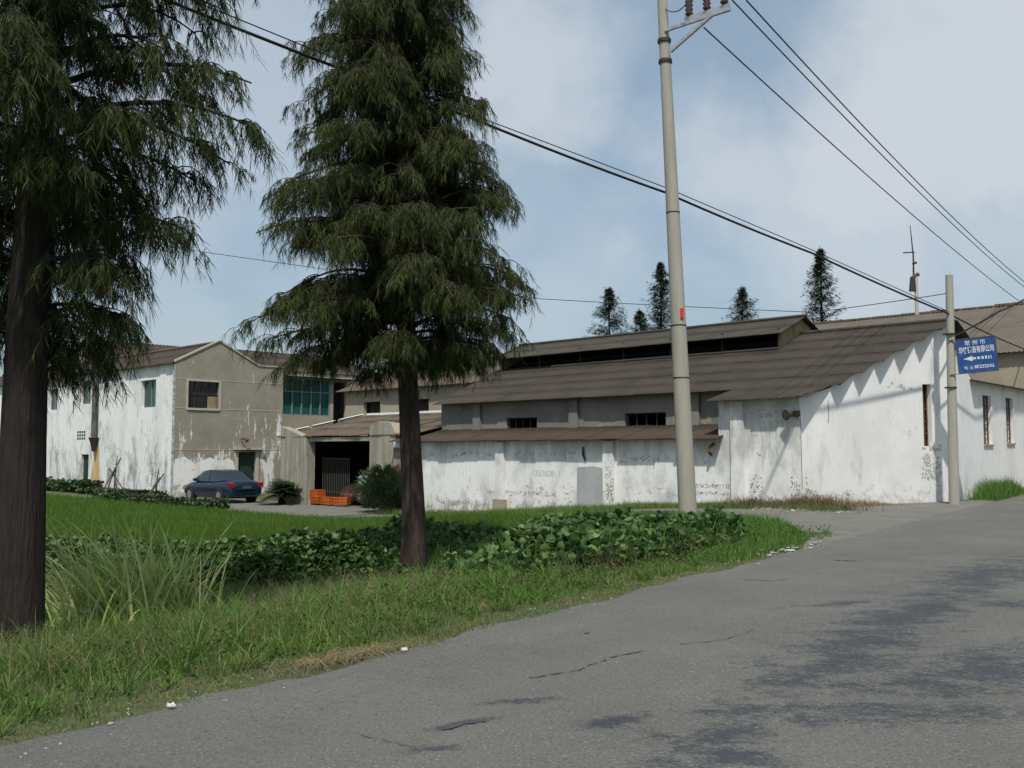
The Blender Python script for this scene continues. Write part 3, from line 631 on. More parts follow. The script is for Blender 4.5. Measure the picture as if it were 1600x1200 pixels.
def ewr(a, b, c, d): u0, z1 = on_end(a, b); u1, z0 = on_end(c, d); return (u0, u1, z0, z1)
mat('brown_plaster', (.33, .27, .18), .95, [dict(c=(.2, .17, .12), s=6, lo=.45, hi=.6)]); mat('grey_plaster', (.46, .465, .45), .95, [dict(c=(.36, .365, .35), s=3, lo=.42, hi=.6)])
blotches('peeled_plaster', vmap(0), [fwr(762, 765, 870, 776), fwr(1086, 755, 1150, 764), fwr(1082, 767, 1150, 775), fwr(1172, 745, 1192, 778), fwr(1236, 745, 1251, 786), fwr(690, 780, 760, 792), fwr(1180, 775, 1250, 790)], 'brown_plaster', ws, 1, .018, 480)
blotches('peeled_plaster', vmap(-.13), [fwr(950, 730, 964, 795)], 'brown_plaster', ws, 2, .02, 420)
blotches('bare_plaster', vmap(0), [fwr(660, 705, 770, 716), fwr(800, 703, 900, 712), fwr(1040, 768, 1062, 778), fwr(985, 712, 1050, 722), fwr(1175, 640, 1215, 655)], 'grey_plaster', ws, 3, .035, 120)
blotches('bare_plaster', emap, [ewr(1440, 712, 1470, 752), ewr(1385, 600, 1425, 608)], 'grey_plaster', ws, 4, .05, 160)
blotches('peeled_plaster', emap, [ewr(1256, 752, 1270, 785), ewr(1270, 772, 1330, 786), ewr(1452, 694, 1472, 706)], 'brown_plaster', ws, 5, .02, 360)
# horn speaker at the corner
hp = thing('horn_speaker', 'small brown horn speaker fixed under the eave at the workshop corner', 'speaker', loc(-.05, .12, 2.62), AZ)
m = MB(); m.tube([(-.02, 0, 0), (-.12, .06, -.02), (-.28, .12, -.05)], [.06, .07, .16], 12); m.build('horn', 'horn_brown', hp, smooth=True)
MB().box((-.06, -.16, -.09), (.04, .02, .08)).build('driver_box', 'horn_brown', hp)

# ------------------------------------------------------------------ roadside shed (low building going on behind the sign)
P1w = loc(PX, PY); ra = R(49)
sh = thing('roadside_shed', 'low white shed with tall narrow windows running on behind the blue sign', 'shed', P1w, ra)
m_ = lambda t, n, z: (t, n, z)
def on_shed(px, py):
    r = ray(px, py); dv = Vector((math.cos(ra), math.sin(ra), 0)); nn = Vector((dv.y, -dv.x, 0))
    t = P1w.dot(nn) / r.dot(nn); p = r * t; return (p - P1w).dot(dv), CZ + p.z
hs = []
for (xa, xb, ya, yb) in ((1535, 1548, 617, 694), (1571, 1582, 621, 692)):
    a, z1 = on_shed(xa, ya); b, _ = on_shed(xb, ya); _, z0 = on_shed(xa, yb); hs.append((a, b, z0, z1))
m = MB(); wall(m, m_, 2.32, 12.4, -1, 3.93, holes=hs, th=.3); m.build('wall', 'white_wall_road', sh)
for (a, b, z0, z1) in hs:
    fr = MB()
    for t in (a + .03, (a + b) / 2, b - .03): fr.tube([(t, .12, z0), (t, .12, z1)], .022, 4)
    for k in range(0, 6): z = z0 + .02 + (z1 - z0 - .04) * k / 5; fr.tube([(a, .12, z), (b, .12, z)], .014, 4)
    w_ = fr.build('window', 'rust', sh); m = MB(); m.quad((a, .2, z0), (b, .2, z0), (b, .2, z1), (a, .2, z1)); m.build('pane', 'dark_glass', w_)
    MB().box((a - .05, -.05, z0 - .07), (b + .05, .1, z0 - .003)).build('sill', 'cement_beige', sh)
m = MB(); corr(m, rowset(-.3, 3.86, 2.6, 4.35, 2.1, 12.5, 2), swap=True, seed=21, jag=.06); m.build('roof', 'roof_taupe', sh, smooth=True)
MB().box((2.36, 2.4, -1), (12.4, 2.6, 4.2)).build('back_wall', 'white_wall_road', sh)
MB().box((12.2, .31, -1), (12.4, 2.39, 3.9)).build('end_wall', 'white_wall_road', sh)
m = MB(); m.box((2.33, -.1, 3.2), (2.7, -.003, 3.6)); 

# ------------------------------------------------------------------ back ranges behind the workshop
bb = thing('rear_hall', 'wide hall with weathered taupe corrugated roof rising behind the workshop', 'hall', loc(0, 0), AZ)
def on_plane_v(px, py, v):
    r_ = ray(px, py); o_ = loc(v, 0); t_ = o_.dot(Vv) / r_.dot(Vv); p_ = r_ * t_; return (p_ - O).dot(Uv), CZ + p_.z
HV = 19.0
ez = on_plane_v(1580, 550, HV - .3)[1]; rz = on_plane_v(1475, 487, HV + 7)[1]
HS = (rz - ez) / 7.3; RZ = lambda v: ez + HS * (v - HV + .3)
m = MB(); wall(m, vmap(HV), -26, 14, -1, RZ(HV) - .05, th=.25); m.build('front_wall', 'cement_beige', bb)
m = MB(); corr(m, rowset(HV - .3, RZ(HV - .3), HV + 7, RZ(HV + 7), -26, 14.3, 4), seed=31, jag=.06, pitch=.2, amp=.016, sheet=.9)
corr(m, rowset(HV + 14.3, RZ(HV - .3), HV + 7, RZ(HV + 7), -26, 14.3, 3), seed=32, pitch=.2, amp=.016, sheet=.9)
rr = random.Random(3)
for k in range(51): u = -26 + k * .78; m.box((HV + 6.85, u, RZ(HV + 7) - .02), (HV + 7.15, u + .7, RZ(HV + 7) + .06 + rr.uniform(0, .05)))
m.build('roof', 'roof_taupe', bb, smooth=False)
for uu in (13.7, -25.9):
    m = MB(); wall(m, umap(uu), HV + .26, HV + 13.8, -1, lambda v: min(RZ(v), RZ(2 * HV + 14 - v)) - .08, extra=(HV + 7,)); m.build('end_wall', 'cement_beige', bb)
MB().box((HV + 13.6, -25.6, -1), (HV + 13.8, 13.6, ez - .1)).build('back_wall', 'cement_beige', bb)

b2 = thing('tiled_shed', 'shed with dull brown roof peeping over the middle of the workshop roof', 'shed', loc(0, 0), AZ)
m = MB(); corr(m, rowset(12.6, 5.9, 15.6, 7.0, 10.2, 19.0, 2), seed=41, pitch=.2, amp=.016); corr(m, rowset(18.6, 5.9, 15.6, 7.0, 10.2, 19.0, 2), seed=42, pitch=.2, amp=.016)
for k in range(11): m.box((15.5, 10.3 + k * .78, 6.98), (15.7, 10.95 + k * .78, 7.08))
m.build('roof', 'roof_brown', b2)
MB().prism([(12.9, -1), (18.3, -1), (18.3, 5.9), (15.6, 6.9), (12.9, 5.9)], 'y', 10.5, 18.7).build('walls', 'cement_grey', b2)

# middle building with two openings above the gate
mb_ = thing('middle_building', 'beige rendered building with two dark square openings above the gateway roof', 'building', loc(0, 0), AZ)
m = MB(); wall(m, vmap(8), 17.2, 32.2, -1.2, 5.05, holes=[(29.0, 30.5, 3.50, 4.27), (24.95, 26.7, 3.5, 4.27), (20.2, 21.9, 3.5, 4.27)]); m.build('front_wall', 'cement_beige', mb_)
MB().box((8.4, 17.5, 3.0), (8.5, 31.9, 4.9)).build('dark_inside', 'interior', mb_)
MZ = lambda v: 5.05 + .36 * (v - 8)
m = MB(); corr(m, rowset(7.6, MZ(7.6), 12.8, MZ(12.8), 17.0, 32.7, 3), seed=51, pitch=.2, amp=.016); corr(m, rowset(18, MZ(7.6), 12.8, MZ(12.8), 17.0, 32.7, 3), seed=52, pitch=.2, amp=.016)
m.build('roof', 'roof_tan', mb_, smooth=True)
for u in (17.2, 31.96):
    m = MB(); wall(m, umap(u), 8.26, 17.6, -1.2, lambda v: (MZ(v) if v < 12.8 else MZ(25.6 - v)) - .06, extra=(12.8,)); m.build('end_wall', 'cement_beige', mb_)
MB().box((17.4, 17.5, -1.2), (17.6, 31.9, 5)).build('back_wall', 'cement_beige', mb_)

# gateway with open dark bay
gt = thing('gateway_shed', 'open fronted gateway with stained concrete piers and tan corrugated roof', 'shed', loc(0, 0), AZ)
m = MB(); m.prism([(24.15, -1.3), (26.3, -1.3), (26.3, 2.70), (25.5, 2.5), (24.15, 2.12)], 'x', 0, .45); m.build('pier', 'pier_concrete', gt)
m = MB(); m.prism([(18.2, -1.3), (19.55, -1.3), (19.55, 2.62), (19.0, 2.80), (18.2, 2.72)], 'x', .02, .45); m.build('pier', 'pier_concrete', gt)
m = MB(); m.prism([(17.9, -1.3), (18.197, -1.3), (18.197, 2.72), (17.9, 2.3)], 'x', .05, .5); m.build('pier_stub', 'cement_beige', gt)
MB().box((.1, 19.552, 1.98), (.42, 24.148, 2.16)).build('lintel', 'pier_concrete', gt)
m = MB(); corr(m, rowset(.0, 2.2, 5.2, 3.28, 16.6, 26.6, 3), seed=61, pitch=.18, amp=.03, jag=.08, lift=.05); m.build('roof', 'roof_tan', gt, smooth=True)
m = MB()
for k in range(9): m.box((5.15, 16.7 + k * 1.1, 3.36), (5.45, 16.7 + k * 1.1 + 1.0, 3.46))
m.box((0.1, 26.62, 2.3), (1.9, 26.78, 2.42)); 
for (a, b) in ((.2, 1.7), (1.9, 3.2), (3.5, 5.0)):
    za, zb = 2.27 + .208 * a, 2.27 + .208 * b
    m.quad((a, 26.64, za), (b, 26.64, zb), (b, 26.64, zb + .12), (a, 26.64, za + .12)); m.quad((a, 26.64, za + .12), (b, 26.64, zb + .12), (b, 26.4, zb + .12), (a, 26.4, za + .12))
m.build('roof_edging', 'white_paint', gt)
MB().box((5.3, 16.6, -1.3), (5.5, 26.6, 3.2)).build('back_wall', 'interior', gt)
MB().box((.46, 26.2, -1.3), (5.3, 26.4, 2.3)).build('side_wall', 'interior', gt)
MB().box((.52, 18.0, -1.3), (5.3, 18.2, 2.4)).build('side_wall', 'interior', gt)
g = MB()
for k in range(16): u = 22.0 + k * .135; g.tube([(.8, u, -.85), (.8, u, 1.25)], .02, 5)
g.tube([(.8, 22.0, 1.2), (.8, 24.1, 1.2)], .025, 5); g.tube([(.8, 22.0, -.3), (.8, 24.1, -.3)], .02, 5)
mat('gate_grey', (.05, .05, .042), .7)
ga = g.build('barred_gate', 'gate_grey', None); ga.location = loc(0, 0); ga.rotation_euler = (0, 0, AZ)
tag(ga, 'grey barred iron gate leaf standing inside the dark gateway', 'gate')

# ------------------------------------------------------------------ two storey factory
fb = thing('factory_building', 'two storey factory with stained white side wall and cement gable end facing the car', 'factory', OL, AZ)
win = [(2.25, 4.1, 3.95, 5.48), (10.9, 12.5, 4.42, 5.90), (16.1, 17.7, 4.2, 5.6), (24, 25.6, 4.2, 5.6), (10.9, 12.0, -1.3, 1.33)]
m = MB(); wall(m, vmap(0), .02, 34, -1.6, 6.28, holes=win, th=.3); m.build('side_wall', 'white_wall_factory', fb)
for i, (a, b, z0, z1) in enumerate(win[:4]):
    fr = MB(); y_ = .22
    fr.box((y_, a, z0), (y_ + .06, a + .06, z1)); fr.box((y_, b - .06, z0), (y_ + .06, b, z1)); fr.box((y_, a + .061, z0), (y_ + .06, b - .061, z0 + .06)); fr.box((y_, a + .061, z1 - .06), (y_ + .06, b - .061, z1))
    mid = a + (b - a) * .5; fr.box((y_ - .02, mid, z0 + .061), (y_ + .03, mid + .07, z1 - .061))
    w_ = fr.build('window', 'window_frame', fb)
    MB().box((y_ + .03, a + .062, z0 + .062), (y_ + .04, mid - .002, z1 - .062)).build('pane', 'green_glass', w_)
    MB().box((y_ + .03, mid + .072, z0 + .062), (y_ + .04, b - .062, z1 - .062)).build('pane', 'dark_glass', w_)
MB().box((.15, 10.9, -1.3), (.2, 12.0, 1.33)).build('door', 'green_gate', fb)
m = MB()
for a in range(4):
    for b in range(3): m.box((-.02, 11.5 + a * .33, 2.25 + b * .2), (-.004, 11.5 + a * .33 + .2, 2.25 + b * .2 + .12))
m.build('air_vent', 'dark_steel', fb)
def gtop(v): return 6.30 + .50 * (v + .1) if v < 2.5 else (7.6 - .49 * (v - 2.5) if v < 5.0 else 6.37)
gw = (.73, 2.55, 3.87, 5.32); gd = (3.79, 4.9, -1.2, 1.47)
m = MB(); wall(m, umap(0), 0, 6.62, -1.6, gtop, holes=[gw, gd], th=.3, extra=(2.5, 4.999, 5.0)); m.build('gable_wall', 'cement_render', fb)
for z, d_ in ((5.42, .012), (3.84, .012), (1.60, .012)):
    for (a, b) in (((0.02, .6), (2.68, 6.6)) if z == 5.42 or z == 3.84 else ((0.02, 3.5), (5.2, 6.6))): MB().box((a, -d_, z - .02), (b, -.003, z + .02)).build('string_course', 'fascia', fb)
m = MB()
for (a, b, z0, z1) in (gw,):
    m.box((a - .12, -.035, z0 - .12), (a - .002, -.004, z1 + .12)); m.box((b + .002, -.035, z0 - .12), (b + .12, -.004, z1 + .12)); m.box((a, -.035, z1 + .002), (b, -.004, z1 + .12)); m.box((a, -.06, z0 - .12), (b, -.004, z0 - .002))
m.build('window_surround', 'fascia', fb)
fr = MB()
for k in range(5): v = gw[0] + .03 + (gw[1] - gw[0] - .06) * k / 4; fr.box((v - .025, .16, gw[2]), (v + .025, .2, gw[3]))
fr.box((gw[0], .14, gw[2] + .75), (gw[1], .17, gw[2] + .79))
w_ = fr.build('window', 'dark_steel', fb)
MB().box((gw[0], .2, gw[2]), (gw[1], .21, gw[3])).build('pane', 'dark_glass', w_); MB().box((gw[1] - .62, .1, gw[2]), (gw[1] - .08, .13, gw[2] + .65)).build('board', 'timber_tan', w_)
m = MB(); m.box((3.6, -.045, -1.2), (3.787, -.004, 1.6)); m.box((4.903, -.045, -1.2), (5.09, -.004, 1.6)); m.box((3.5, -.22, 1.61), (5.3, -.004, 1.70)); m.build('door_surround', 'fascia', fb)
MB().box((3.8, .15, -1.2), (4.89, .2, 1.46)).build('door', 'green_gate', fb)
m = MB(); m.tube([(3.95, -.05, 2.2), (4.0, -.3, 2.25), (4.1, -.45, 2.1)], [.04, .05, .13], 8); m.build('wall_lamp', 'lamp_brown', fb)
m = MB(); m.quad((.05, -.007, -1.2), (3.55, -.007, -1.2), (3.52, -.007, .95), (3.2, -.007, 1.15), (2.6, -.007, .95), (2.1, -.007, 1.2), (1.2, -.007, .85), (.6, -.007, 1.25), (.05, -.007, 1.1)); m.build('whitewashed_patch', 'white_wall', fb)
m = MB(); corr(m, rowset(-.28, 6.22, 2.5, 7.52, .12, 34, 2), seed=71, pitch=.2, amp=.016, jag=.05); corr(m, rowset(5.2, 6.25, 2.5, 7.52, .12, 34, 2), seed=72, pitch=.2, amp=.016); m.build('roof', 'roof_plum', fb, smooth=True)
m = MB(); m.tube([(2.5, .1, 7.56), (2.5, 34, 7.56)], .09, 6); m.build('ridge_tiles', 'roof_tan', fb, smooth=True)
m = MB(); m.prism([(-.06, 6.3), (2.5, 7.6), (5.0, 6.38), (5.0, 6.46), (2.5, 7.70), (-.06, 6.40)], 'y', -.06, .11); m.box((5.003, -.05, 6.375), (6.66, .3, 6.44)); m.build('gable_coping', 'fascia', fb)
MB().box((4.9, .31, -1.6), (6.6, .6, 6.3)).build('parapet_back', 'cement_render', fb)
m = MB(); wall(m, vmap(4.9), .61, 34, -1.6, 6.2); m.build('back_wall', 'cement_render', fb)
m = MB(); wall(m, umap(33.7), .31, 4.89, -1.6, 6.2); m.build('end_wall', 'cement_render', fb)
# wing with green windows
WU = 2.0
m = MB(); wall(m, umap(WU), 6.62, 15.2, -1.6, 6.1, holes=[(7.86, 11.35, 3.72, 6.0), (11.6, 12.6, 3.0, 5.9)], th=.25); m.build('wing_wall', 'cement_beige', fb)
fr = MB(); a, b, z0, z1 = 7.86, 11.35, 3.72, 6.0
for k in range(6): v = a + (b - a - .08) * k / 5; fr.box((v, WU + .02, z0), (v + .08, WU + .1, z1))
for z in (z0, z0 + 1.42, z1 - .07): fr.box((a, WU + .03, z), (b, WU + .09, z + .07))
w_ = fr.build('window', 'window_frame', fb); MB().box((a, WU + .12, z0), (b, WU + .13, z1)).build('pane', 'green_glass', w_)
MB().box((11.6, WU + .9, 2.9), (12.8, WU + 1.0, 6)).build('recess_dark_panel', 'interior', fb)  # near-black sheet behind the opening, stands in for the shade in the recess
MB().box((12.62, WU - .5, 3.0), (13.3, WU - .01, 6.0)).build('column', 'white_wall_factory', fb)
MB().box((7.7, WU - .62, 6.08), (15.3, WU - .4, 6.42)).build('fascia_board', 'fascia', fb)
m = MB(); corr(m, rowset(WU - .7, 6.36, WU + 5, 8.05, 4.6, 15.4, 3), swap=True, seed=81, pitch=.2, amp=.016); corr(m, rowset(WU + 10.5, 6.36, WU + 5, 8.05, 4.6, 15.4, 3), swap=True, seed=82, pitch=.2, amp=.016); m.build('wing_roof', 'roof_plum', fb, smooth=True)
m = MB(); wall(m, vmap(15.0), WU + .26, WU + 10, -1.6, lambda t: 6.2 + .29 * min(t - WU, WU + 10 - t), extra=(WU + 5,)); m.build('wing_end', 'cement_beige', fb)
# building behind, only its roof shows
fh = thing('far_factory', 'long dark roofed building behind the white factory wall at the left', 'building', OL, AZ)
m = MB(); corr(m, rowset(19.4, 7.9, 25, 10.0, 5.2, 22, 3), swap=True, seed=91, pitch=.3, amp=.03); corr(m, rowset(30.6, 7.9, 25, 10.0, 5.2, 22, 2), swap=True, seed=92, pitch=.3, amp=.03); m.build('roof', 'roof_plum', fh, smooth=True)
m = MB(); m.prism([(19.8, -1.6), (30.2, -1.6), (30.2, 7.95), (25, 9.9), (19.8, 7.95)], 'x', 5.4, 21.8); m.build('walls', 'cement_grey', fh)
# drain pipe on the side wall
dp = thing('rain_pipe', 'thick dark green rain pipe with round white top on the left white wall', 'pipe', OL, AZ)
m = MB(); m.tube([(-.22, 9.7, 2.35), (-.22, 9.7, 7.4)], .17, 10); m.build('pipe', 'drain_pipe', dp, smooth=True)
m = MB(); m.tube([(-.22, 9.7, 1.5), (-.22, 9.7, 2.1), (-.22, 9.7, 2.34)], [.10, .22, .32], 10); m.build('outlet', 'dark_steel', dp, smooth=True)
m = MB(); m.tube([(-.22, 9.7, 7.41), (-.22, 9.7, 7.55), (-.22, 9.7, 7.8), (-.22, 9.7, 7.95)], [.12, .24, .24, .08], 10); m.build('cowl', 'white_paint', dp, smooth=True)
m = MB(); m.quad((-.007, 9.1, -1.2), (-.007, 10.75, -1.2), (-.007, 10.4, .4), (-.007, 10.0, 1.7), (-.007, 9.5, 1.9), (-.007, 9.35, .6)); o = m.build('rust_stain', 'rust_stain', fb)

# ------------------------------------------------------------------ poles, sign, wires
def pole_mesh(base, top, r0, r1, m, name='pole', parent=None, lines=()):
    mbx = MB(); mbx.tube([base, base.lerp(top, .33), base.lerp(top, .66), top], [r0, r0 + (r1 - r0) * .33, r0 + (r1 - r0) * .66, r1], 20)
    return mbx.build(name, m, parent, smooth=True)
pb = Vector((3.66, 20, float(gz(3.66, 20)) - .1))
pt_ = Vector((3.22, 20, 11.4))
up = thing('utility_pole', 'tall grey concrete utility pole with steel crossarm standing in the leafy plants', 'utility pole', pb)
rel = pt_ - pb
pole_mesh(Vector((0, 0, 0)), rel, .195, .105, 'concrete_pole', 'pole', up)
def onp(z): return rel * ((z - pb.z) / rel.z)
for z, n_ in ((9.88, 'clamp'), (10.33, 'clamp')):
    c = onp(z); MB().tube([c - Vector((0, 0, .035)), c + Vector((0, 0, .035))], .145, 14).build('clamp', 'dark_steel', up, smooth=True)
for z in (4.2, 6.6, 3.1):
    c = onp(z); rr_ = .195 - .09 * (z / 11.4) + .006; MB().tube([c - Vector((0, 0, .012)), c + Vector((0, 0, .012))], rr_, 16).build('wire_band', 'dark_steel', up, smooth=True)
c = onp(4.45); MB().box((c.x + .02, c.y - .185, c.z - .11), (c.x + .09, c.y - .145, c.z + .09)).build('red_mark', 'red_paint', up)
MB().tube([(.26, -.1, 0), (.26, -.1, .42)], .11, 8).build('stub', 'concrete_pole', up)
A1 = at(1042, 47, 19.87) - pb; A2 = at(1141, 14, 18.8) - pb
m = MB(); d_ = (A2 - A1)
def beam(m, a, b, w, h):
    d = (b - a).normalized(); s_ = d.cross(Vector((0, 0, 1))).normalized(); u_ = s_.cross(d)
    k = len(m.v)
    for p in (a, b):
        for sx, sz in ((-1, -1), (1, -1), (1, 1), (-1, 1)): m.v.append(tuple(p + s_ * w / 2 * sx + u_ * h / 2 * sz))
    m.f += [(k, k + 1, k + 2, k + 3), (k + 7, k + 6, k + 5, k + 4)] + [(k + i, k + 4 + i, k + 4 + (i + 1) % 4, k + (i + 1) % 4) for i in range(4)]
beam(m, A1 - d_ * .12, A2, .06, .06); beam(m, A1 + d_ * .30 + Vector((.0, .1, .10)), A2 + Vector((0, .1, .08)), .05, .16)
m.build('crossarm', 'galvanised', up)
m = MB(); B1 = at(1048, 80, 19.87) - pb; beam(m, B1, A1 + d_ * .72, .06, .07); m.build('brace', 'galvanised', up)
for q in (.38, .66, .93):
    p = A1 + d_ * q + Vector((0, .1, .18)); m = MB()
    pts = []; rad = []
    for k in range(9): pts.append(p + Vector((0, 0, .045 * k))); rad.append(.09 if k % 2 else .055)
    m.tube(pts, rad, 12); m.build('insulator', 'insulator', up, smooth=True)
def wire(name, label, pts, r, sag=0, m='cable', n=24, off=None, cat='cable'):
    mbx = MB()
    for (a, b) in zip(pts[:-1], pts[1:]):
        a = Vector(a); b = Vector(b); P = [a.lerp(b, k / n) - Vector((0, 0, sag * 4 * (k / n) * (1 - k / n))) for k in range(n + 1)]
        mbx.tube(P, r, 5)
    o = mbx.build(name, m, None, smooth=True); return tag(o, label, cat, 'overhead cables' )
sp = Vector((13.05, 28.5, 0))
SPT = at(1483, 430, 28.5)
near = at(180, -32, 13.6); att = at(1482, 490, 28.4)
o = wire('overhead_cable', 'thick black cable bundle running from the upper left through the tree to the sign pole', [near, at(740, 186, 17.95), at(1040, 301, 21.0), at(1270, 396, 24.3), att], .028, .03)
mb2 = MB()
q1 = [near + Vector((0, 0, .16)), at(740, 180, 17.95), at(1040, 293, 21.0), at(1270, 391, 24.3), att + Vector((0, 0, .06))]
for a, b in zip(q1[:-1], q1[1:]): mb2.tube([a.lerp(b, k / 8) for k in range(9)], .011, 5)
tag(mb2.build('overhead_cable', 'cable'), 'thin messenger wire just above the thick black cable bundle', 'cable', 'overhead cables')
A_w = A1 + pb + d_ * .62 + Vector((0, 0, -.05))
wire('overhead_cable', 'lowest of the three power lines falling from the crossarm to the far right', [at(1100, 43, 19.3), at(1600, 476, 52), at(1700, 560, 70)], .017, .25, 'cable_grey')
wire('overhead_cable', 'middle of the three power lines falling from the crossarm to the far right', [at(1144, 0, 18.9), at(1600, 448, 50), at(1720, 565, 70)], .017, .3, 'cable_grey')
wire('overhead_cable', 'highest of the three power lines falling from the crossarm to the far right', [at(1166, 0, 18.6), at(1600, 440, 47), at(1740, 575, 70)], .017, .3, 'cable_grey')
wire('overhead_cable', 'fine wire strung low in the sky behind the trees and the tall pole', [at(265, 386, 40), at(845, 467, 36), at(1270, 488, 33), at(1483, 458, 28.5)], .014, .02, 'cable_grey')
wire('overhead_cable', 'black cable dropping to the right from the sign pole across the far roof', [att, at(1600, 545, 40), at(1660, 585, 50)], .026, .05)
wire('overhead_cable', 'black cable rising to the right from above the blue sign', [at(1486, 528, 28.4), at(1560, 487, 30), at(1600, 468, 32), at(1680, 438, 36)], .03, .02)
wire('overhead_cable', 'short jumper wire looping under the insulators beside the concrete pole', [at(1040, 14, 19.9), at(1056, 18, 19.6), at(1072, 6, 19.3), at(1078, -12, 19.3)], .012, .03, 'cable_grey', n=6)

spo = thing('sign_pole', 'short concrete pole at the roadside carrying the blue sign', 'pole', sp)
pole_mesh(Vector((0, 0, -.2)), SPT - sp, .155, .105, 'concrete_pole', 'pole', spo)
for z in (3.45, 5.05): MB().tube([(0, 0, z - .02), (0, 0, z + .02)], .175, 12).build('strap', 'dark_steel', spo)
# blue sign: right of the pole, facing the camera
sg = thing('blue_sign', 'blue metal sign with white Chinese lettering and left arrow on the short pole', 'sign')
c00 = at(1496, 585, 28.3); c10 = at(1558, 578, 27.9); c01 = at(1493, 532, 28.3)
Ws = 1.18; Hs = c01.z - c00.z
rightv = (c10 - c00).normalized(); rightv.z = 0; rightv.normalize()
cx = (at(1496, 558, 28.3) + at(1557, 551, 27.9)) / 2
Ws = (at(1557, 551, 27.9) - at(1496, 558, 28.3)).length
sg.location = cx
roll = math.atan2(at(1557, 551, 27.9).z - at(1496, 558, 28.3).z, Ws)
nrm = rightv.cross(Vector((0, 0, 1)))
M4 = Matrix((rightv, Vector((0, 0, 1)), nrm)).transposed().to_4x4(); M4 = M4 @ Matrix.Rotation(roll * .8, 4, 'Z'); M4.translation = cx; sg.matrix_world = M4
MB().box((-Ws / 2, -Hs / 2, -.02), (Ws / 2, Hs / 2, 0)).build('board', 'sign_blue', sg)
m = MB(); e = .018
m.box((-Ws / 2 - e, -Hs / 2 - e, -.03), (-Ws / 2 - .001, Hs / 2 + e, .01)); m.box((Ws / 2 + .001, -Hs / 2 - e, -.03), (Ws / 2 + e, Hs / 2 + e, .01))
m.box((-Ws / 2 - .25, Hs / 2 + .001, -.03), (Ws / 2, Hs / 2 + e, .009)); m.box((-Ws / 2 - .25, -Hs / 2 - e, -.03), (Ws / 2, -Hs / 2 - .001, .009)); m.build('frame', 'rust', sg)
def sgt(s, x, y, size, name='lettering', bold=.003):
    o = text_mesh(name, s, size, 'sign_white', sg, .001, bold); o.location = (x, y, .003); return o
sgt('常 州 市', -.02, Hs * .36, .16, bold=.001)
o = sgt('华锋铸造有限公司', .0, Hs * .15, .17); o.scale = ((Ws * .90) / (max(.1, o.dimensions.x)), 1.25, 1)
sgt('电 话', -Ws * .24, -Hs * .36, .11, bold=0); o = sgt('85232242', Ws * .16, -Hs * .345, .13)
m = MB(); ya = -Hs * .09
m.prism([(-Ws * .36, ya), (-Ws * .12, ya + .075), (-Ws * .12, ya - .075)], 'z', .001, .004)
xk = -Ws * .115
for w_, h_ in ((.085, .032), (.08, .036), (.06, .04), (.05, .045), (.03, .05), (.02, .05)): m.box((xk, ya - h_, .001), (xk + w_, ya + h_, .004)); xk += w_ + .035
m.build('arrow', 'sign_white', sg)
for ch in ('s',): pass

an = thing('antenna_mast', 'thin rooftop antenna mast on a pale post above the rear hall roof', 'antenna')
ab = at(1433, 487, 44); an.location = ab
t = lambda px, py: at(px, py, 44) - ab
m = MB(); m.tube([t(1433, 492), t(1431, 432)], .09, 8); m.build('post', 'fascia', an)
m = MB(); m.tube([t(1428, 455), t(1427, 400), t(1422, 352)], [.05, .035, .015], 6); m.tube([t(1411, 395), t(1429, 394)], .03, 5); m.tube([t(1426, 412), t(1432, 410)], .06, 5); m.build('mast', 'dark_steel', an)
m = MB(); m.tube([t(1426, 455), t(1426, 434), t(1435, 428)], [.16, .12, .1], 6); m.build('bracket', 'dark_steel', an)

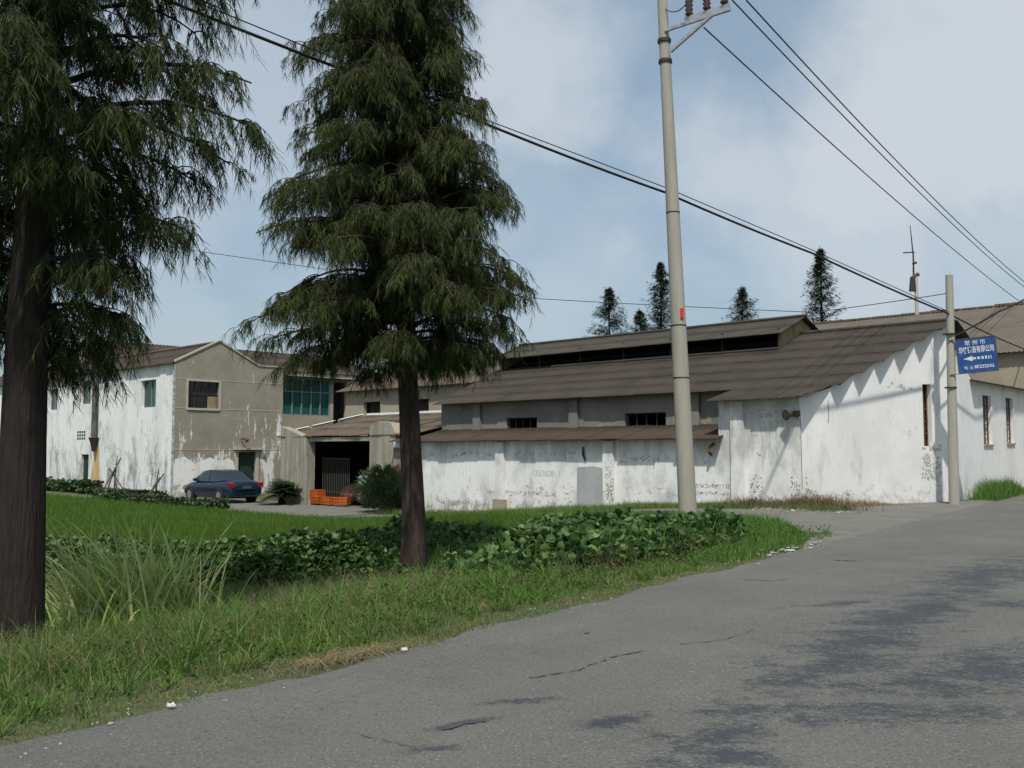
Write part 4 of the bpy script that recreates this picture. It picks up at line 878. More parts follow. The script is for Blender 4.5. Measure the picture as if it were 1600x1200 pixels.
# ------------------------------------------------------------------ big drooping conifers
def limb_curve(p, az, L, rise, droop, n=9):
    out = []
    for k in range(n + 1):
        t = k / n
        out.append(Vector(p) + Vector((math.cos(az) * L * t, math.sin(az) * L * t, L * (rise * t - droop * t * t))))
    return out
def conifer(name, label, base, top, r0, zmin, radial, n_limb, leafmat, barkmat, seed, strand=(.14, .34), dens=1.0, sub=1.0, gap=1.0, wid=.016, flare=.25, ymin=None, zvis=99, lowfn=None):
    r = random.Random(seed)
    root = thing(name, label, 'tree', base)
    rel = top - base
    tm = MB(); pts = []; rad = []
    for k in range(15):
        t = k / 14; wob = Vector((.035 * math.sin(t * 9 + seed), .035 * math.cos(t * 7), 0)) * (t > 0)
        pts.append(rel * t + wob); rad.append(r0 * (1 - .80 * t) * (1 + flare * math.exp(-t * 28)))
    n = 22; tm.tube(pts, rad, n, caps=False)
    rr2 = random.Random(seed + 5); ph = [rr2.uniform(0, 6) for _ in range(4)]
    for i, v in enumerate(tm.v):   # fluted bark outline
        k = i % n; a = 2 * math.pi * k / n; ring = i // n; c = pts[min(ring, 14)]
        s_ = 1 + .055 * math.sin(3 * a + ph[0] + ring * .4) + .035 * math.sin(7 * a + ph[1]) + .02 * math.sin(5 * a + ph[2] + ring)
        tm.v[i] = tuple(c + (Vector(v) - c) * s_)
    tr = tm.build('trunk', barkmat, root, smooth=True)
    lm = MB(); P = []; D = []; Ls = []; Ws_ = []; G = []
    H = rel.z
    for i in range(n_limb):
        z = zmin + (H - .4 - zmin) * ((i + r.random()) / n_limb) ** 1.05
        if z > zvis: continue
        az = i * 2.39996 + r.uniform(-.5, .5)
        L = radial(az, z) * r.uniform(.66, 1.04)
        if L < .15: continue
        if math.sin(az * 2 + z * 2.3 + seed) + .8 * math.sin(az * 3 - z * 4.1) > gap: continue
        p = rel * (z / H)
        rise = r.uniform(.10, 1.0); droop = rise * .62 + r.uniform(.10, .30)
        C = limb_curve(p, az, L, rise, droop)
        rb = .012 + .011 * L
        lm.tube(C, [rb * (1 - .85 * k / 9) + .003 for k in range(10)], 6, caps=False)
        ns = int(L * 10 * sub) + 4
        for j in range(ns):
            t = r.uniform(.10, 1.0); q = C[min(int(t * 9), 8)].lerp(C[min(int(t * 9) + 1, 9)], t * 9 - int(t * 9)) if t < 1 else C[9]
            a2 = az + r.choice((-1, 1)) * r.uniform(.25, 1.35); l2 = (r.uniform(.3, .75)) * (.55 + .5 * (1 - t)) * min(1, .5 + L / 2.4)
            ri = r.uniform(-.2, .7); C2 = limb_curve(q, a2, l2, ri, max(ri, 0) * .7 + r.uniform(.3, .8), 5)
            lm.tube(C2, [.009, .008, .006, .005, .004, .003], 4, caps=False)
            for s_ in range(int((3 + 9 * l2) * dens)):
                tt = r.uniform(.0, 1.0) ** .8; k = min(int(tt * 5), 4); pp = C2[k].lerp(C2[k + 1], tt * 5 - k)
                a3 = a2 + r.gauss(0, .9); o_ = r.uniform(.1, .75)
                P.append(pp); D.append((math.cos(a3) * o_, math.sin(a3) * o_, r.uniform(-.35, .25))); Ls.append(r.uniform(*strand)); G.append(r.uniform(.5, 1.0))
    lm.build('branches', barkmat, root, smooth=True)
    P = np.array(P, float).reshape(-1, 3); D = np.array(D, float)
    rg = np.random.default_rng(seed); per = 22; Ls = np.array(Ls); G = np.array(G)
    t = rg.uniform(0, 1, (len(P), per)) ** .85
    c = P[:, None] + D[:, None] * (Ls[:, None] * t)[..., None] - np.array((0, 0, 1.0)) * (G * Ls)[:, None, None] * (t * t)[..., None]
    c = c.reshape(-1, 3); base_d = np.repeat(D, per, 0); n_ = len(c); a_ = rg.uniform(0, 6.28, n_); o_ = rg.uniform(.2, .75, n_)
    d_ = base_d * .5 + np.stack([np.cos(a_) * o_, np.sin(a_) * o_, -rg.uniform(.35, 1.0, n_)], 1)
    V1, F1 = ribbons(c, d_, np.repeat(.045 + .26 * Ls, per) * rg.uniform(.6, 1.25, n_), wid * rg.uniform(.6, 1.3, n_), rg.uniform(.1, .5, n_), 2, taper=.8)
    V2, F2 = ribbons(P, D, Ls, .006, G, 3)
    V_, F_ = cat_np([(V1, F1), (V2, F2)])
    cr_ = np_obj('crown', V_, F_, leafmat, root)
    print(name, 'strands', len(P), 'faces', len(F_))
    return root
b1 = Vector((-4.62, 9.1, float(gz(-4.62, 9.1)) - .05))
def rad1(az, z):
    # az 0 = to the right in the picture, -pi/2 = to the camera
    right = max(0, math.cos(az)); cam_ = max(0, -math.sin(az))
    zz = z
    prof = np.interp(zz, [2.7, 3.2, 3.8, 4.5, 5.3, 5.9, 6.5, 8, 11, 14], [.35, 1.05, 1.4, 1.95, 2.4, 2.15, 1.6, 1.5, 1.2, .3])
    k = 1 - .25 * cam_
    if zz < 4.3 and math.sin(az) < -.2 and math.cos(az) < .85: return 0
    return prof * k
conifer('drooping_conifer', 'large dark drooping conifer with thick trunk at the left edge', b1, Vector((-4.45, 9.2, 14)), .222, 2.7, rad1, 240, 'needles', 'bark_dark', 3, strand=(.12, .42), dens=1.1, sub=1.0, gap=.85, wid=.0115, zvis=9.5, flare=.12)
b2_ = Vector((-1.66, 16.5, float(gz(-1.66, 16.5)) - .08))
def rad2(az, z):
    c = math.cos(az)
    left = np.interp(z, [3.6, 4.0, 4.6, 5.5, 7, 8, 9, 10, 12, 14.5], [1.9, 2.65, 2.85, 2.75, 2.55, 2.3, 2.1, 2.0, 1.4, .4])
    right = np.interp(z, [3.7, 4.2, 4.7, 5.5, 6.5, 7.3, 8.2, 9, 10, 12, 14.5], [.7, 1.7, 2.35, 2.3, 2.05, 1.7, 1.4, 1.15, 1.1, .9, .3])
    k = (c + 1) / 2
    return float(left * (1 - k) + right * k)
conifer('drooping_conifer', 'drooping conifer with reddish leaning trunk standing in the verge left of the workshop', b2_, Vector((-2.15, 16.6, 15)), .205, 3.75, rad2, 310, 'needles_cool', 'bark_red', 8, strand=(.16, .46), dens=1.0, sub=1.0, gap=.80, wid=.014, zvis=11.2, flare=.25)
# burr on the second trunk
# far conifers
def far_fir(label, px, ytop, ybase, Y, halfw, seed):
    r = np.random.default_rng(seed); b = at(px, ybase, Y); tp = at(px, ytop, Y); H = tp.z - b.z + 3.0
    root = thing('conifer_tree', label, 'tree', (b.x, b.y, b.z - 3.0), 0, 'far conifers behind the roofs')
    MB().tube([(0, 0, -3.5), (0, 0, H - .2)], [.14, .03], 6).build('trunk', 'bark_dark', root)
    hw = 1.35 * halfw * Y / F_PX; P = []; D = []; Ls = []
    nb = int(34 * H)
    for i in range(nb):
        t = (i + r.uniform()) / nb; z = H * t; rad = hw * (max(H - z, .02) / max(H - 3, .5)) ** .75 * r.uniform(.45, 1.15) * (1 if r.uniform() > .12 else 1.35)
        a = r.uniform(0, 6.28)
        for j in range(44):
            q = r.uniform(.1, 1) * rad; P.append((math.cos(a) * q + r.normal(0, .06), math.sin(a) * q + r.normal(0, .06), z + q * .25 + r.normal(0, .08)))
            a2 = a + r.normal(0, .9); D.append((math.cos(a2) * .8, math.sin(a2) * .8, r.uniform(-.3, .5))); Ls.append(r.uniform(.15, .34))
    V_, F_ = ribbons(np.array(P), np.array(D), np.array(Ls), .09, .2, 2, taper=.6); np_obj('crown', V_, F_, 'fir', root)
far_fir('short bushy far conifer leftmost behind the workshop roof', 952, 452, 512, 62, 22, 1)
far_fir('tiny far conifer between the leftmost one and the taller one beside the pole', 1000, 487, 510, 70, 12, 2)
far_fir('taller slender far conifer just left of the concrete pole', 1033, 412, 512, 62, 23, 3)
far_fir('small far conifer standing alone right of the concrete pole', 1160, 452, 506, 62, 22, 4)
far_fir('tallest far conifer rising behind the right end of the roof monitor', 1284, 391, 500, 58, 26, 5)

# ------------------------------------------------------------------ vegetation
def leaves(P, size, tilt=.55, r=rng, fold=.25):
    n = len(P); yaw = r.uniform(0, 6.28, n); pit = r.normal(.25, tilt, n); rol = r.normal(0, tilt, n)
    base = np.array([(0, 0, 0), (.28, .42, 0), (.72, .36, 0), (1.0, 0, 0), (.72, -.36, 0), (.28, -.42, 0), (.45, 0, -fold)])
    V_ = base[None] * size[:, None, None]
    V_ = V_ - np.array((0, 0, 0))
    def rot(V, a, i, j):
        c, s = np.cos(a)[:, None], np.sin(a)[:, None]; A_, B_ = V[..., i].copy(), V[..., j].copy(); V[..., i] = A_ * c - B_ * s; V[..., j] = A_ * s + B_ * c
    rot(V_, rol, 1, 2); rot(V_, -pit, 2, 0); rot(V_, yaw, 0, 1)
    V_ = V_ + P[:, None]
    q = np.array([(0, 6, 2, 1), (6, 3, 2, 2), (0, 5, 4, 6), (6, 4, 3, 3)])
    tri = np.array([(0, 1, 6), (1, 2, 6), (2, 3, 6), (3, 4, 6), (4, 5, 6), (5, 0, 6)])
    F_ = (np.arange(n)[:, None, None] * 7 + tri[None]).reshape(-1, 3)
    return V_.reshape(-1, 3), F_
def scatter(n, smin, smax, dmin, dmax, r=rng):
    s = r.uniform(smin, smax, n); d = r.uniform(dmin, dmax, n)
    return P0[0] + s * DR[0] + d * NR[0], P0[1] + s * DR[1] + d * NR[1], s, d
def fbm(x, y, f, seed=0):
    r_ = np.random.default_rng(seed + 100); v = 0
    for o_ in range(4):
        a = r_.uniform(0, 6.28, 3); ph = r_.uniform(0, 6.28, 3)
        for k in range(3): v = v + np.sin((x * np.cos(a[k]) + y * np.sin(a[k])) * f * 1.9 ** o_ + ph[k]) / 1.6 ** o_
    return v / 5
def grassy(x, y, h, w, lean=.45, segs=3, wind=(-.15, 0)):
    n = len(x); z = gz(x, y); a = rng.uniform(0, 6.28, n); l = np.abs(rng.normal(0, lean, n))
    D = np.stack([np.cos(a) * l + wind[0], np.sin(a) * l + wind[1], np.ones(n)], 1)
    return ribbons(np.stack([x, y, z], 1), D, h, w, rng.uniform(.05, .5, n), segs, taper=.9)
FRONT = [(-30, 16.8), (-9, 15.2), (-3.4, 15.0), (-2.5, 16.1), (-1.3, 16.1), (-.95, 13.6), (0, 12.2), (1.2, 12.9), (2.5, 14.4), (3.7, 16.0), (4.4, 18.2), (5, 19)]
def crop_front(x): return np.interp(x, [p[0] for p in FRONT], [p[1] for p in FRONT])
def not_lane(x, y):
    v, u = vu(x, y); return (v < -4.7)
def verge(n, smin, smax, dmin, dmax, hfn, w0, m_name, name, label, cat, seed, clump=.0, lean=.4, keep=None, segs=3):
    r = np.random.default_rng(seed); x, y, s, d = scatter(n, smin, smax, dmin, dmax, r)
    k = (y < crop_front(x) + .25) & (d > .02 + .10 * fbm(x, y, 3, 5))
    if keep is not None: k &= keep(x, y, s, d)
    x, y, s, d = x[k], y[k], s[k], d[k]
    h = hfn(x, y, s, d) * r.uniform(.45, 1.15, len(x)); w = w0 * r.uniform(.6, 1.4, len(x)) * (1 + .035 * np.hypot(x, y))
    V_, F_ = grassy(x, y, h, w, lean, segs)
    o = np_obj(name, V_, F_, m_name); tag(o, label, cat, kind='stuff'); return o
def hgt(x, y, s, d):
    return (.07 + .22 * ss(d, .1, 1.6)) * (1 - .5 * ss(s, 6, 9)) * (.8 + .7 * np.maximum(fbm(x, y, 1.1, 3), -.6))
n0 = 130000
verge(180000, -4, 6.5, -.05, 11.5, hgt, .0065, 'grass', 'verge_grass', 'rough green roadside grass in front of the conifers', 'grass', 1)
verge(150000, 6.5, 16, -.05, 9, hgt, .0075, 'grass', 'verge_grass', 'rough green roadside grass in front of the leafy crop', 'grass', 2)
# bright low weeds at the lane corner
verge(60000, 10.5, 20.0, .15, 6.5, lambda x, y, s, d: .16 + .34 * ss(d, .3, 2.2) * (.8 + .4 * fbm(x, y, 1.3, 8)), .011, 'grass_bright', 'verge_weeds', 'bright green weeds at the corner of the lane right of the pole', 'weeds', 3,
      keep=lambda x, y, s, d: (y > 12) & not_lane(x, y) & (d < np.interp(s, [10.5, 12, 13.2, 15, 17, 19.5], [5, 4, 6, 6, 6, 6])) & (d > np.interp(s, [13.0, 15, 18, 20.0], [.1, .65, 2.2, 5.0])) | ((x > 3.2) & (y > 17) & not_lane(x, y) & (d > np.interp(s, [13.0, 15, 18, 20.0], [.1, .65, 2.2, 5.0]))))
def weeds2(n, name, label, m_name, h, w, fx, seed, lean=.5, segs=2):
    r = np.random.default_rng(seed); x, y = fx(r, n); hh = h * r.uniform(.4, 1.2, len(x)) * (.8 + .5 * fbm(x, y, 1.5, seed))
    V_, F_ = grassy(x, y, np.abs(hh), w, lean, segs); return tag(np_obj(name, V_, F_, m_name), label, 'weeds', kind='stuff')
def fx_corner(r, n):
    x, y, s, d = scatter(n, 13.5, 21, .4, 9, r); k = not_lane(x, y) & (d > np.interp(s, [13.0, 15, 18, 20.0, 21], [.1, .7, 2.2, 5.0, 6])) & (y > crop_front(x) + .1); return x[k], y[k]
weeds2(60000, 'lane_corner_weeds', 'bright green low weeds behind the concrete pole beside the lane', 'grass_bright', .36, .02, fx_corner, 12)
def fx_wall(r, n):
    u = r.uniform(-1.6, 17.5, n); v = -np.abs(r.normal(0, .55, n)) - .05; v = np.where(u < 0, v - .2, v); return f_lane(u, v)
weeds2(20000, 'wall_foot_weeds', 'dull green weeds along the foot of the workshop wall', 'grass', .30, .016, fx_wall, 13)
def fx_wall2(r, n):
    u = r.normal(.2, .9, n); v = -np.abs(r.normal(0, .3, n)) - .1 ; return f_lane(u, v)
weeds2(5000, 'dry_weeds', 'dry brown weeds at the foot of the workshop corner', 'seed', .55, .014, fx_wall2, 14)
def fx_wall3(r, n):
    t = r.uniform(.1, 3.4, n); nn = -np.abs(r.normal(0, .35, n)) - .08; v = ex * t - ey * nn; u = ey * t + ex * nn; return f_lane(u, v)
weeds2(1800, 'dry_weeds', 'sparse dry grass along the foot of the end wall', 'dry_grass', .32, .014, fx_wall3, 15)
def fx_mound(r, n):
    x, y, s, d = scatter(n, 30.2, 46, -.15, 4.5, r); k = (r.uniform(0, 1, n) < ss(s, 30.2, 32.5)) ; x, y = x[k], y[k]
    q = (x - P1w.x) * (-math.sin(ra)) + (y - P1w.y) * math.cos(ra); k = q < -.15; return x[k], y[k]
weeds2(70000, 'bank_grass', 'olive green grass bank below the shed windows at the right edge', 'grass_bright', .75, .022, fx_mound, 16, lean=.35)
def tufts(n, m_name, name, label, seed, smin=-4, smax=16):
    r = np.random.default_rng(seed); x, y, s, d = scatter(n, smin, smax, .25, 7, r); k = (y < crop_front(x) + .2); x, y, d = x[k], y[k], d[k]
    per = 34; N_ = len(x) * per; X = np.repeat(x, per) + r.normal(0, .035, N_); Y = np.repeat(y, per) + r.normal(0, .035, N_); sc = np.repeat(r.uniform(.5, 1.25, len(x)) * (.6 + .5 * ss(d, .2, 1.6)), per)
    a = r.uniform(0, 6.28, N_); l = r.uniform(.1, .95, N_); D = np.stack([np.cos(a) * l, np.sin(a) * l, np.ones(N_)], 1)
    V_, F_ = ribbons(np.stack([X, Y, gz(X, Y)], 1), D, .46 * sc * r.uniform(.6, 1.1, N_) * np.repeat(1 - .35 * ss(y, 11, 13), per), r.uniform(.006, .012, N_), r.uniform(.2, .6, N_), 4, taper=.8)
    tag(np_obj(name, V_, F_, m_name), label, 'grass', kind='stuff')
tufts(900, 'grass_bright', 'grass_tufts', 'arching brighter green grass tufts through the verge', 81)
tufts(900, 'grass', 'grass_tufts', 'olive grass tufts through the verge', 82)
r = np.random.default_rng(83); x, y, s, d = scatter(30000, -4, 16, .3, 8, r); k = (y < crop_front(x) + .3) & (fbm(x, y, .9, 14) > -.02); x, y = x[k], y[k]; n = len(x)
V_, F_ = leaves(np.stack([x, y, gz(x, y) + r.uniform(.03, .30, n) * (.8 + .6 * fbm(x, y, 2.1, 15))], 1), r.uniform(.018, .042, n), .6, r)
tag(np_obj('broadleaf_weeds', V_, F_, 'weed_leaf'), 'small broad leaved weeds among the verge grass', 'weeds', kind='stuff')
# seed heads and dry stalks through the verge
def stalks(n, m_name, name, label, smin, smax, dmin, dmax, hlo, hhi, seed, w=.004):
    r = np.random.default_rng(seed); x, y, s, d = scatter(n, smin, smax, dmin, dmax, r); k = (y < crop_front(x) + .1) & (fbm(x, y, 1.0, 9) > -.05); x, y = x[k], y[k]
    z = gz(x, y); N_ = len(x); a = r.uniform(0, 6.28, N_); l = np.abs(r.normal(0, .25, N_)); D = np.stack([np.cos(a) * l - .1, np.sin(a) * l, np.ones(N_)], 1); h = r.uniform(hlo, hhi, N_)
    p = np.stack([x, y, z], 1); parts = [ribbons(p, D, h, w, .1, 2, taper=.7)]
    tip = p + D * h[:, None] - np.array((0, 0, .1)) * h[:, None]
    for j in range(7):
        a2 = r.uniform(0, 6.28, N_); D2 = np.stack([np.cos(a2) * .6, np.sin(a2) * .6, r.uniform(.1, 1, N_)], 1)
        parts.append(ribbons(tip - D * (h * .04 * j)[:, None], D2, r.uniform(.03, .075, N_), .006, .3, 2))
    V_, F_ = cat_np(parts); tag(np_obj(name, V_, F_, m_name), label, 'grass', kind='stuff')
stalks(4800, 'seed', 'seed_heads', 'brown seed heads standing above the verge grass', -3, 12, .7, 6.5, .22, .42, 21)
stalks(1500, 'dry_grass', 'dry_stalks', 'pale dry grass stalks scattered through the verge', -4, 15, .3, 6, .15, .38, 22, w=.006)
# dry fringe by the asphalt
r = np.random.default_rng(23); x, y, s, d = scatter(13000, -4, 19, -.10, .38, r); k = r.uniform(0, 1, len(x)) < np.clip(.35 + .9 * fbm(x, y, 1.2, 4), .05, 1); x, y, s = x[k], y[k], s[k]
k = (s < 13.5); x, y = x[k], y[k]; a = r.uniform(0, 6.28, len(x))
V_, F_ = ribbons(np.stack([x, y, gz(x, y) + .022], 1), np.stack([np.cos(a), np.sin(a), r.uniform(0, .35, len(x))], 1), r.uniform(.03, .13, len(x)), .007, .25, 2)
tag(np_obj('dry_fringe', V_, F_, 'dry_grass'), 'dry straw litter along the broken edge of the asphalt', 'dry grass', kind='stuff')
hp_ = onz(540, 1032, .0); r = np.random.default_rng(24); n = 800; x = hp_.x + .05 + r.normal(0, .24, n); y = hp_.y + r.normal(0, .10, n) + .12 + (x - hp_.x) * .9; a = r.uniform(0, 6.28, n)
V_, F_ = ribbons(np.stack([x, y, np.maximum(gz(x, y), -.02) + r.uniform(0.02, .07, n)], 1), np.stack([np.cos(a), np.sin(a), r.uniform(-.1, .4, n)], 1), r.uniform(.08, .26, n), .006, .4, 3)
tag(np_obj('straw_heap', V_, F_, 'dry_grass'), 'small heap of pulled dry grass at the edge of the asphalt', 'dry grass', kind='stuff')
# crushed stone and scraps
def chips(name, label, n, fx, size, m_name, seed, cat='rubble'):
    r = np.random.default_rng(seed); x, y = fx(r, n); n = len(x); z = np.maximum(gz(x, y) + .03, .0) if name == 'gravel' else gz(x, y) + .04
    V_ = []; F_ = []
    cube = np.array([(-1, -1, -.5), (1, -1, -.5), (1, 1, -.5), (-1, 1, -.5), (-.7, -.6, .5), (.6, -.7, .6), (.7, .6, .4), (-.6, .7, .5)]) * .5
    q = np.array([(0, 3, 2, 1), (4, 5, 6, 7), (0, 1, 5, 4), (1, 2, 6, 5), (2, 3, 7, 6), (3, 0, 4, 7)])
    a = r.uniform(0, 6.28, n); sc = size * r.lognormal(0, .5, n); c, s_ = np.cos(a), np.sin(a)
    X = cube[None, :, 0] * sc[:, None]; Y_ = cube[None, :, 1] * (sc * r.uniform(.5, 1, n))[:, None]; Z = cube[None, :, 2] * (sc * r.uniform(.4, .9, n))[:, None]
    V_ = np.stack([x[:, None] + X * c[:, None] - Y_ * s_[:, None], y[:, None] + X * s_[:, None] + Y_ * c[:, None], z[:, None] + Z], -1).reshape(-1, 3)
    F_ = (np.arange(n)[:, None, None] * 8 + q[None]).reshape(-1, 4)
    tag(np_obj(name, V_, F_, m_name), label, cat, kind='stuff')
def fe(r, n):
    x, y, s, d = scatter(n, -3, 19, -.25, .2, r); k = r.uniform(0, 1, n) < np.clip(.2 + fbm(x, y, 1.5, 2), .03, 1); return x[k], y[k]
chips('gravel', 'loose gravel and crumbs along the edge of the asphalt', 1300, fe, .010, 'rubble', 31)
def fe2(r, n):
    s = r.uniform(11.5, 14.3, n); d = r.normal(.05, .1, n); return P0[0] + s * DR[0] + d * NR[0], P0[1] + s * DR[1] + d * NR[1]
chips('pale_rubble', 'pale broken rubble where the lane meets the road', 90, fe2, .03, 'rubble', 32)
def fe3(r, n): return f_lane(r.normal(-.6, 1.2, n), r.normal(-1.2, .5, n))
chips('wall_rubble', 'pale rubble in the dry grass below the workshop corner', 90, fe3, .05, 'rubble', 33)
def scrap(label, px, py, sx, sy):
    p = onz(px, py, .0); m = MB(); r = random.Random(px); n = 7; top = []
    for k in range(n): a = 2 * math.pi * k / n; q = r.uniform(.6, 1.1); top.append((math.cos(a) * sx * q, math.sin(a) * sy * q))
    m.v = [(x_, y_, .0) for x_, y_ in top] + [(x_ * .8, y_ * .8, .008 + r.uniform(0, .014)) for x_, y_ in top] + [(0, 0, .012)]
    for k in range(n): m.f += [(k, (k + 1) % n, n + (k + 1) % n, n + k), (n + k, n + (k + 1) % n, 2 * n)]
    o = m.build('paper_scrap', 'litter'); o.location = (p.x, p.y, .012); tag(o, label, 'litter')
scrap('crumpled white paper scrap on the asphalt edge below the grass', 266, 1106, .035, .02)
scrap('crumpled white scrap beside the dry grass heap', 632, 1018, .035, .025)
scrap('white stone lump at the corner where the lane meets the road', 1232, 861, .12, .05)

# reed clump
def reed_clump():
    c = onz(185, 975, -.3); r = np.random.default_rng(41); n = 800
    x = c.x + r.normal(0, .34, n); y = c.y + .3 + r.normal(0, .30, n); z = gz(x, y); a = r.normal(np.pi, 1.35, n)
    side = r.uniform(0, 1, n) < .22; a = np.where(side, r.normal(0, .5, n), a)
    l = np.where(side, r.uniform(.05, .42, n), r.uniform(.15, .75, n)); D = np.stack([np.cos(a) * l, np.sin(a) * l * .6, np.ones(n)], 1); h = r.uniform(.8, 2.0, n) * np.where(side, .85, 1)
    th = np.stack([np.sin(a), -np.cos(a), np.zeros(n)], 1)
    th = th * .5 + np.array((.7, 0, 0)); th /= np.linalg.norm(th, axis=1)[:, None]
    V_, F_ = ribbons(np.stack([x, y, z], 1), D, h, r.uniform(.020, .040, n), r.uniform(.25, .72, n), 7, side=th, taper=.75)
    root = thing('reed_clump', 'tall yellowish reed clump arching beside the leftmost trunk', 'reeds', (0, 0, 0))
    np_obj('blades', V_, F_, 'reed', root, smooth=True)
    n = 260; x = c.x + r.normal(0, .5, n); y = c.y + r.normal(0, .3, n); a = r.uniform(0, 6.28, n); D = np.stack([np.cos(a) * .9, np.sin(a) * .6, np.ones(n) * .7], 1)
    V_, F_ = ribbons(np.stack([x, y, gz(x, y)], 1), D, r.uniform(.3, .7, n), .012, .5, 5, taper=.8); np_obj('dead_blades', V_, F_, 'dry_grass', root)
reed_clump()

# rice field
def rice():
    r = np.random.default_rng(51); n = 330000
    y = 15.5 + 38 * r.uniform(0, 1, n) ** 1.25; x = r.uniform(-.62, .22, n) * y
    v, u = vu(x, y); s, d = sd_of(x, y)
    vl = (x - OL.x) * Vv.x + (y - OL.y) * Vv.y; ul = (x - OL.x) * Uv.x + (y - OL.y) * Uv.y
    k = (y > crop_front(x) + 1.2) & (v < -5.4) & (d > 5.5) & ((vl < -1.6)) & ~((v > -5.5) & (u > 16))
    x, y = x[k], y[k]; n = len(x); dist = np.hypot(x, y)
    h = .34 * r.uniform(.7, 1.15, n); V_, F_ = grassy(x, y, h, .007 + .0008 * dist, .28, 2)
    print('rice', n); tag(np_obj('rice_field', V_, F_, 'rice'), 'even bright green field of young rice before the factory', 'rice', kind='stuff')
rice()

# broad leafy crop
def crop():
    r = np.random.default_rng(61); n = 62000
    x = r.uniform(-11, 4.1, n); f = crop_front(x); w = np.interp(x, [-11, -4, -1, 2, 3.3, 4.1], [3.0, 3.3, 7.2, 5.8, 4.2, 2.2]); t = r.uniform(0, 1, n) ** 1.3; y = f + .05 + w * t
    hh = np.interp(x, [-11, -4, -1.5, 0, 4.1], [.56, .60, .58, .56, .62]) * (.75 + .75 * fbm(x, y, 1.5, 6)) * np.minimum(1, .35 + t * 5)
    z = gz(x, y) + hh * r.uniform(.1, 1, n) ** .45
    size = r.uniform(.07, .165, n) * np.interp(x, [-3, 0], [.85, 1.15])
    V_, F_ = leaves(np.stack([x, y, z], 1), size, .5, r); tag(np_obj('leafy_crop', V_, F_, 'leaf', smooth=False), 'band of broad dark green vegetable leaves between verge and rice field', 'crop', kind='stuff')
    n = 3500; x = r.uniform(-11, 4, n); y = crop_front(x) + r.uniform(0, 1, n) * np.interp(x, [-11, -4, -1, 2, 4.1], [2.6, 2.8, 5.2, 4.2, 1.8]); a = r.uniform(0, 6.28, n)
    D = np.stack([np.cos(a) * .3, np.sin(a) * .3, np.ones(n)], 1); V_, F_ = ribbons(np.stack([x, y, gz(x, y)], 1), D, r.uniform(.4, .85, n), .012, .2, 3, taper=.6); tag(np_obj('weed_stems', V_, F_, 'grass_bright'), 'thin pale weed stems poking out of the leafy crop', 'weeds', kind='stuff')
crop()

# bushes
def bush(name, label, base, H, Wd, n, size, m_name, seed, flowers=False, stems=7, fold=.25, aspect=1):
    r = np.random.default_rng(seed); root = thing(name, label, 'shrub', base)
    m = MB()
    for k in range(stems): a = r.uniform(0, 6.28); q = r.uniform(.1, .35) * Wd; m.tube([(0, 0, 0), (math.cos(a) * q * .5, math.sin(a) * q * .5, H * .4), (math.cos(a) * q, math.sin(a) * q, H * .8)], [.03, .02, .008], 5)
    m.build('stems', 'bark_red', root)
    a = r.uniform(0, 6.28, n); z = r.uniform(.05, 1, n); rad = Wd / 2 * np.sqrt(np.clip(1 - (z - .4) ** 2 / .42, .05, 1)) * r.uniform(.5, 1.08, n) * (1 + .2 * np.sin(a * 3 + z * 7))
    P = np.stack([np.cos(a) * rad, np.sin(a) * rad, z * H * (1 + .08 * np.sin(a * 5))], 1)
    D = np.stack([np.cos(a) * .6, np.sin(a) * .6, r.uniform(.3, 1.2, n)], 1); V_, F_ = ribbons(P, D, size * r.uniform(.6, 1.3, n), size * .22, .35, 3, taper=.8)
    np_obj('foliage', V_, F_, m_name, root)
    if flowers:
        m = MB()
        for k in range(5): p = Vector((r.uniform(-.3, .6) * Wd, r.uniform(-.5, 0) * Wd, H * r.uniform(.85, 1.12))); MB().tube([p, p + Vector((0, 0, .09))], [.02, .05], 6).build('flower', 'flower', root)
bp = onz(601, 798, -.82); bush('flowering_shrub', 'tall green shrub with red flowers left of the leaning trunk by the gateway', bp, 1.65, 2.0, 9500, .22, 'shrub', 71, True)
def cycad():
    b = onz(440, 787, -.85); root = thing('cycad_plant', 'dark green cycad with arching fronds between the car and the gateway', 'plant', b)
    m = MB(); m.tube([(0, 0, -.1), (0, 0, .4)], [.18, .14], 10); m.build('trunk', 'bark_dark', root)
    r = np.random.default_rng(72); parts = []
    for k in range(130):
        a = k * 2.39996; el = r.uniform(-.1, 1.45); L_ = r.uniform(.95, 1.25); n = 40; t = np.linspace(.12, 1, n)
        c = np.stack([np.cos(a) * math.cos(el) * L_ * t, np.sin(a) * math.cos(el) * L_ * t, .42 + L_ * math.sin(el) * t - .38 * L_ * t * t], 1)
        for sgn in (-1, 1):
            D = np.stack([-np.sin(a) * sgn * np.ones(n) + np.cos(a) * .5, np.cos(a) * sgn * np.ones(n) + np.sin(a) * .5, .25 * np.ones(n)], 1)
            parts.append(ribbons(c, D, .24 * (1 - .5 * t), .055, .3, 2))
    V_, F_ = cat_np(parts); np_obj('fronds', V_, F_, 'shrub', root)
cycad()
